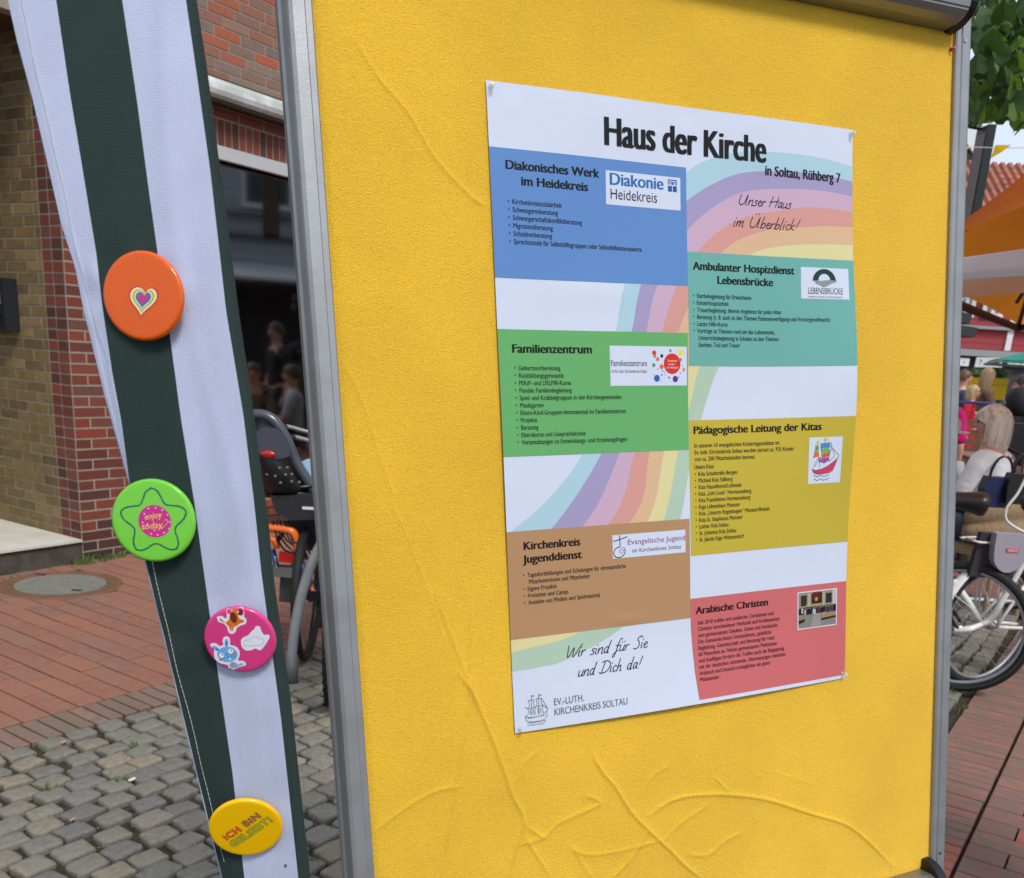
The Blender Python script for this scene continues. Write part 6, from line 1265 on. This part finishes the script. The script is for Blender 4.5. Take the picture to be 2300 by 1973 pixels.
tag(put(mb, 'plants', mat('planter_green', None, .6, rnd=[(70, 100, 50), (100, 130, 70), (50, 80, 40)], isl=True), pl), kind='stuff')
# cafe tables and chairs
def table(x, D, z, r_, col, label):
    p = at_y(x, 900, D); root = group_root('cafe_table', [p[0], D, 0], label, 'table'); mb = MB(); mb.lathe([(0, z), (r_, z), (r_, z-.03), (0, z-.03)], [p[0], D, 0], n=28); put(mb, 'tabletop', mat('table_%d' % col[2], col, .5), root)
    mb = MB(); mb.tube([[p[0], D, .02], [p[0], D, z-.03]], .03, 8); put(mb, 'leg', black_pl, root); mb = MB(); mb.lathe([(0, .03), (.22, .02), (.22, 0), (0, 0)], [p[0], D, 0], n=16); put(mb, 'foot', black_pl, root)
table(2236, 12.5, at_y(2236, 906, 12.5)[2], .42, (40, 44, 110), 'cafe table with a blue cloth in front of the yellow planter'); table(2205, 8.6, .95, .36, (120, 92, 72), 'brown round cafe table behind the woman in white')
def slat_chair(x, D, face, label, sz=1.0, zz=0.28):
    p = at_y(x, 940, D); root = group_root('cafe_chair', [p[0], D, 0], label, 'chair', 'brown cafe chairs on the terrace'); fa = R(face); F = np.array([math.sin(fa), math.cos(fa), 0]); Rt = np.array([math.cos(fa), -math.sin(fa), 0]); m = mat('brown_cafe_wood', (112, 80, 60), .6, .15, 10)
    Q = lambda a, b, z: np.array([p[0], D, 0])+Rt*a*sz+F*b*sz+UP*z
    for s in (-1, 1): mb = MB(); mb.tube([Q(.21*s, -.26, .0), Q(.2*s, -.2, .45+zz), Q(.2*s, -.25, .95+zz)], .016, 6); put(mb, 'rear_leg', m, root); mb = MB(); mb.tube([Q(.21*s, .2, 0), Q(.2*s, .2, .62+zz), Q(.2*s, -.2, .68+zz)], .014, 6); put(mb, 'arm_frame', m, root)
    for i in range(5): mb = MB(); mb.box(Q(0, -.21-.006*i, .55+zz+i*.09), (.42, .015, .06), (Rt, F, UP)); put(mb, 'slat', m, root)
    mb = MB(); mb.box(Q(0, 0, .45+zz), (.42, .42, .03), (Rt, F, UP)); put(mb, 'seat', m, root)
slat_chair(2185, 8.0, 150, 'brown cafe chair left of the seated woman in white'); slat_chair(2208, 9.2, 200, 'brown cafe chair between the girl and the seated woman'); slat_chair(2262, 10.2, 190, 'brown cafe chair by the black pushchair hood')
ph = at_y(2286, 902, 9.6); pc = group_root('pushchair', [ph[0], 9.6, 0], 'pushchair with a rounded black hood above the seated woman in white', 'pushchair')
mb = MB(); mb.sphere(ph-[0, 0, .03], (.115, .16, .17), 18, 12); mb.v = [(x, y, max(z, ph[2]-.14)) for x, y, z in mb.v]; put(mb, 'hood', mat('black_canvas', (20, 14, 16), .8), pc, True)
mb = MB(); mb.box(ph-[0, 0, .38], (.26, .6, .34)); put(mb, 'seat_body', black_pl, pc)
mb = MB(); mb.tube([ph+[-.02, 0, -.12], ph+[-.13, 0, -.02], ph+[-.15, 0, .02]], .012, 6); mb.tube([ph+[-.1, .2, -.5], ph+[.05, -.25, -ph[2]+.1]], .014, 6); mb.tube([ph+[-.1, -.2, -.5], ph+[.05, .25, -ph[2]+.1]], .014, 6); put(mb, 'frame', steel, pc)
for s in (-.25, .25):
    for t in (-.14, .14): mb = MB(); mb.torus([ph[0]+t, 9.6+s, .1], .08, .02, (0, 1, 0), (0, 0, 1), 20, 6); put(mb, 'wheel', black_rub, pc, True)
# bunting
b0, b1 = at_y(2150, 329, 7.5), at_y(2420, 322, 7.5); st = group_root('bunting', (b0+b1)/2, 'thin string of yellow pennants under the tree', 'bunting')
mb = MB(); mb.tube([b0+(b1-b0)*t-UP*.02*math.sin(math.pi*t) for t in np.linspace(0, 1, 12)], .003, 5); put(mb, 'string', white_paint, st)
yp = transl('yellow_pennant', (236, 190, 20), .4)
mb = MB(); mb.add([at_y(2236, 326, 7.5), at_y(2271, 326, 7.45), at_y(2250, 342, 7.4), at_y(2225, 356, 7.42), at_y(2238, 340, 7.55)], [(0, 1, 2), (0, 2, 3), (0, 3, 4)]); put(mb, 'pennant', yp, st)
mb = MB(); mb.add([at_y(2163, 329, 7.5), at_y(2180, 330, 7.5), at_y(2168, 340, 7.45)], [(0, 1, 2)]); put(mb, 'pennant', yp, st)
# ================================================================== LIME TREE
tr = group_root('tree', [3.75, 6.4, 0], 'lime tree with heart shaped green leaves hanging in at the top right', 'tree'); bark = mat('grey_bark', (84, 72, 60), .9, .2, 12, .8, 40)
mb = MB(); mb.tube(bez([(3.75, 6.4, 0), (3.72, 6.38, 1.5), (3.68, 6.3, 2.9), (3.5, 6.2, 4.0), (3.4, 6.2, 5.0)], 4), list(np.linspace(.14, .07, 17)), 12); put(mb, 'trunk', bark, tr, True)
def limb(pts, r0, r1): mb = MB(); q = bez(pts, 5); mb.tube(q, list(np.linspace(r0, r1, len(q))), 8); put(mb, 'branch', bark, tr, True)
limb([(3.68, 6.3, 2.9), (3.3, 6.2, 3.5), tuple(at_y(2240, 120, 5.9)), tuple(at_y(2200, 180, 5.8))], .04, .008); limb([(3.5, 6.2, 3.9), (3.1, 6.0, 4.0), tuple(at_y(2250, 10, 5.8)), tuple(at_y(2180, 30, 5.8))], .035, .008)
limb([(3.68, 6.3, 2.9), tuple(at_y(2330, 225, 5.6)), tuple(at_y(2250, 235, 5.5)), tuple(at_y(2200, 262, 5.5))], .02, .004); limb([(3.3, 6.2, 3.5), tuple(at_y(2260, 180, 5.7)), tuple(at_y(2215, 230, 5.6))], .012, .004)
leafm = transl('lime_leaf', (92, 126, 40), .5); leafd = transl('lime_leaf_dark', (58, 88, 38), .4)
for mm2 in (leafm, leafd): mm2.node_tree.nodes['Principled BSDF'].inputs['Roughness'].default_value = .45
def leaf_mesh(seed, m):
    r_ = random.Random(seed); P = [(0, 0), (.3, -.14), (.56, .0), (.62, .28), (.46, .58), (.18, .8), (0, 1.0), (-.18, .8), (-.46, .58), (-.62, .28), (-.56, .0), (-.3, -.14)]; mb = MB(); c = .22+r_.uniform(-.1, .15)
    mb.v = [(x*.95, y, c*abs(x)+.12*y*y*-1+r_.uniform(-.02, .02)) for x, y in P]+[(0, .45, -.03)]
    mb.f = [(12, i, (i+1) % 12) for i in range(12)]; mb.m = [0]*12; return mb.mesh('leaf', m)
lms = [leaf_mesh(i, leafm if i % 3 == 0 else leafd) for i in range(9)]
def inside(x, y):                 # where the crown hangs into the picture (gaps of sky between)
    if y < 60: return x > 2165
    if y < 200: return True
    return False
nl = 0; rest_l = MB()
cl = [(2200, 20, 60), (2250, 10, 60), (2295, 30, 60), (2190, 90, 40), (2275, 90, 45), (2300, 110, 50), (2200, 150, 40), (2240, 130, 30), (2285, 150, 40), (2190, 190, 34), (2225, 185, 26), (2265, 185, 26), (2245, 215, 20), (2190, 240, 26), (2205, 268, 20), (2230, 262, 18), (2258, 266, 20), (2284, 280, 16), (2272, 205, 20), (2310, 60, 50), (2180, 265, 16)]
for (cx_, cy_, sp_) in cl:
    for _ in range(int(2+sp_*.26)):
        x = random.gauss(cx_, sp_*.45); y = random.gauss(cy_, sp_*.42); D = random.uniform(5.1, 6.3)
        if x < 2150: continue
        p = at_y(x, y, D); s = random.uniform(.075, .12); rot = (R(random.uniform(60, 150)), R(rj(30)), random.uniform(0, 6.28))
        shared('leaf', random.choice(lms), p, tr, rot=rot, sc=(s, s, s)); nl += 1
mb = MB()
for _ in range(1100):            # the rest of the crown, outside and above the picture
    p = np.array([3.7, 6.6, 5.3])+rng.normal(0, 1, 3)*[.8, .8, .7]
    x, y, d = project(p)
    if x < 2340 and y > -60: continue
    s = .1; a = rng.normal(0, 1, 3); a /= np.linalg.norm(a); b = np.cross(a, rng.normal(0, 1, 3)); b /= np.linalg.norm(b); mb.add([p, p+a*s*.5+b*s*.4, p+a*s, p+a*s*.5-b*s*.4], [(0, 1, 2, 3)])
tag(put(mb, 'foliage', leafd, tr), kind='stuff')
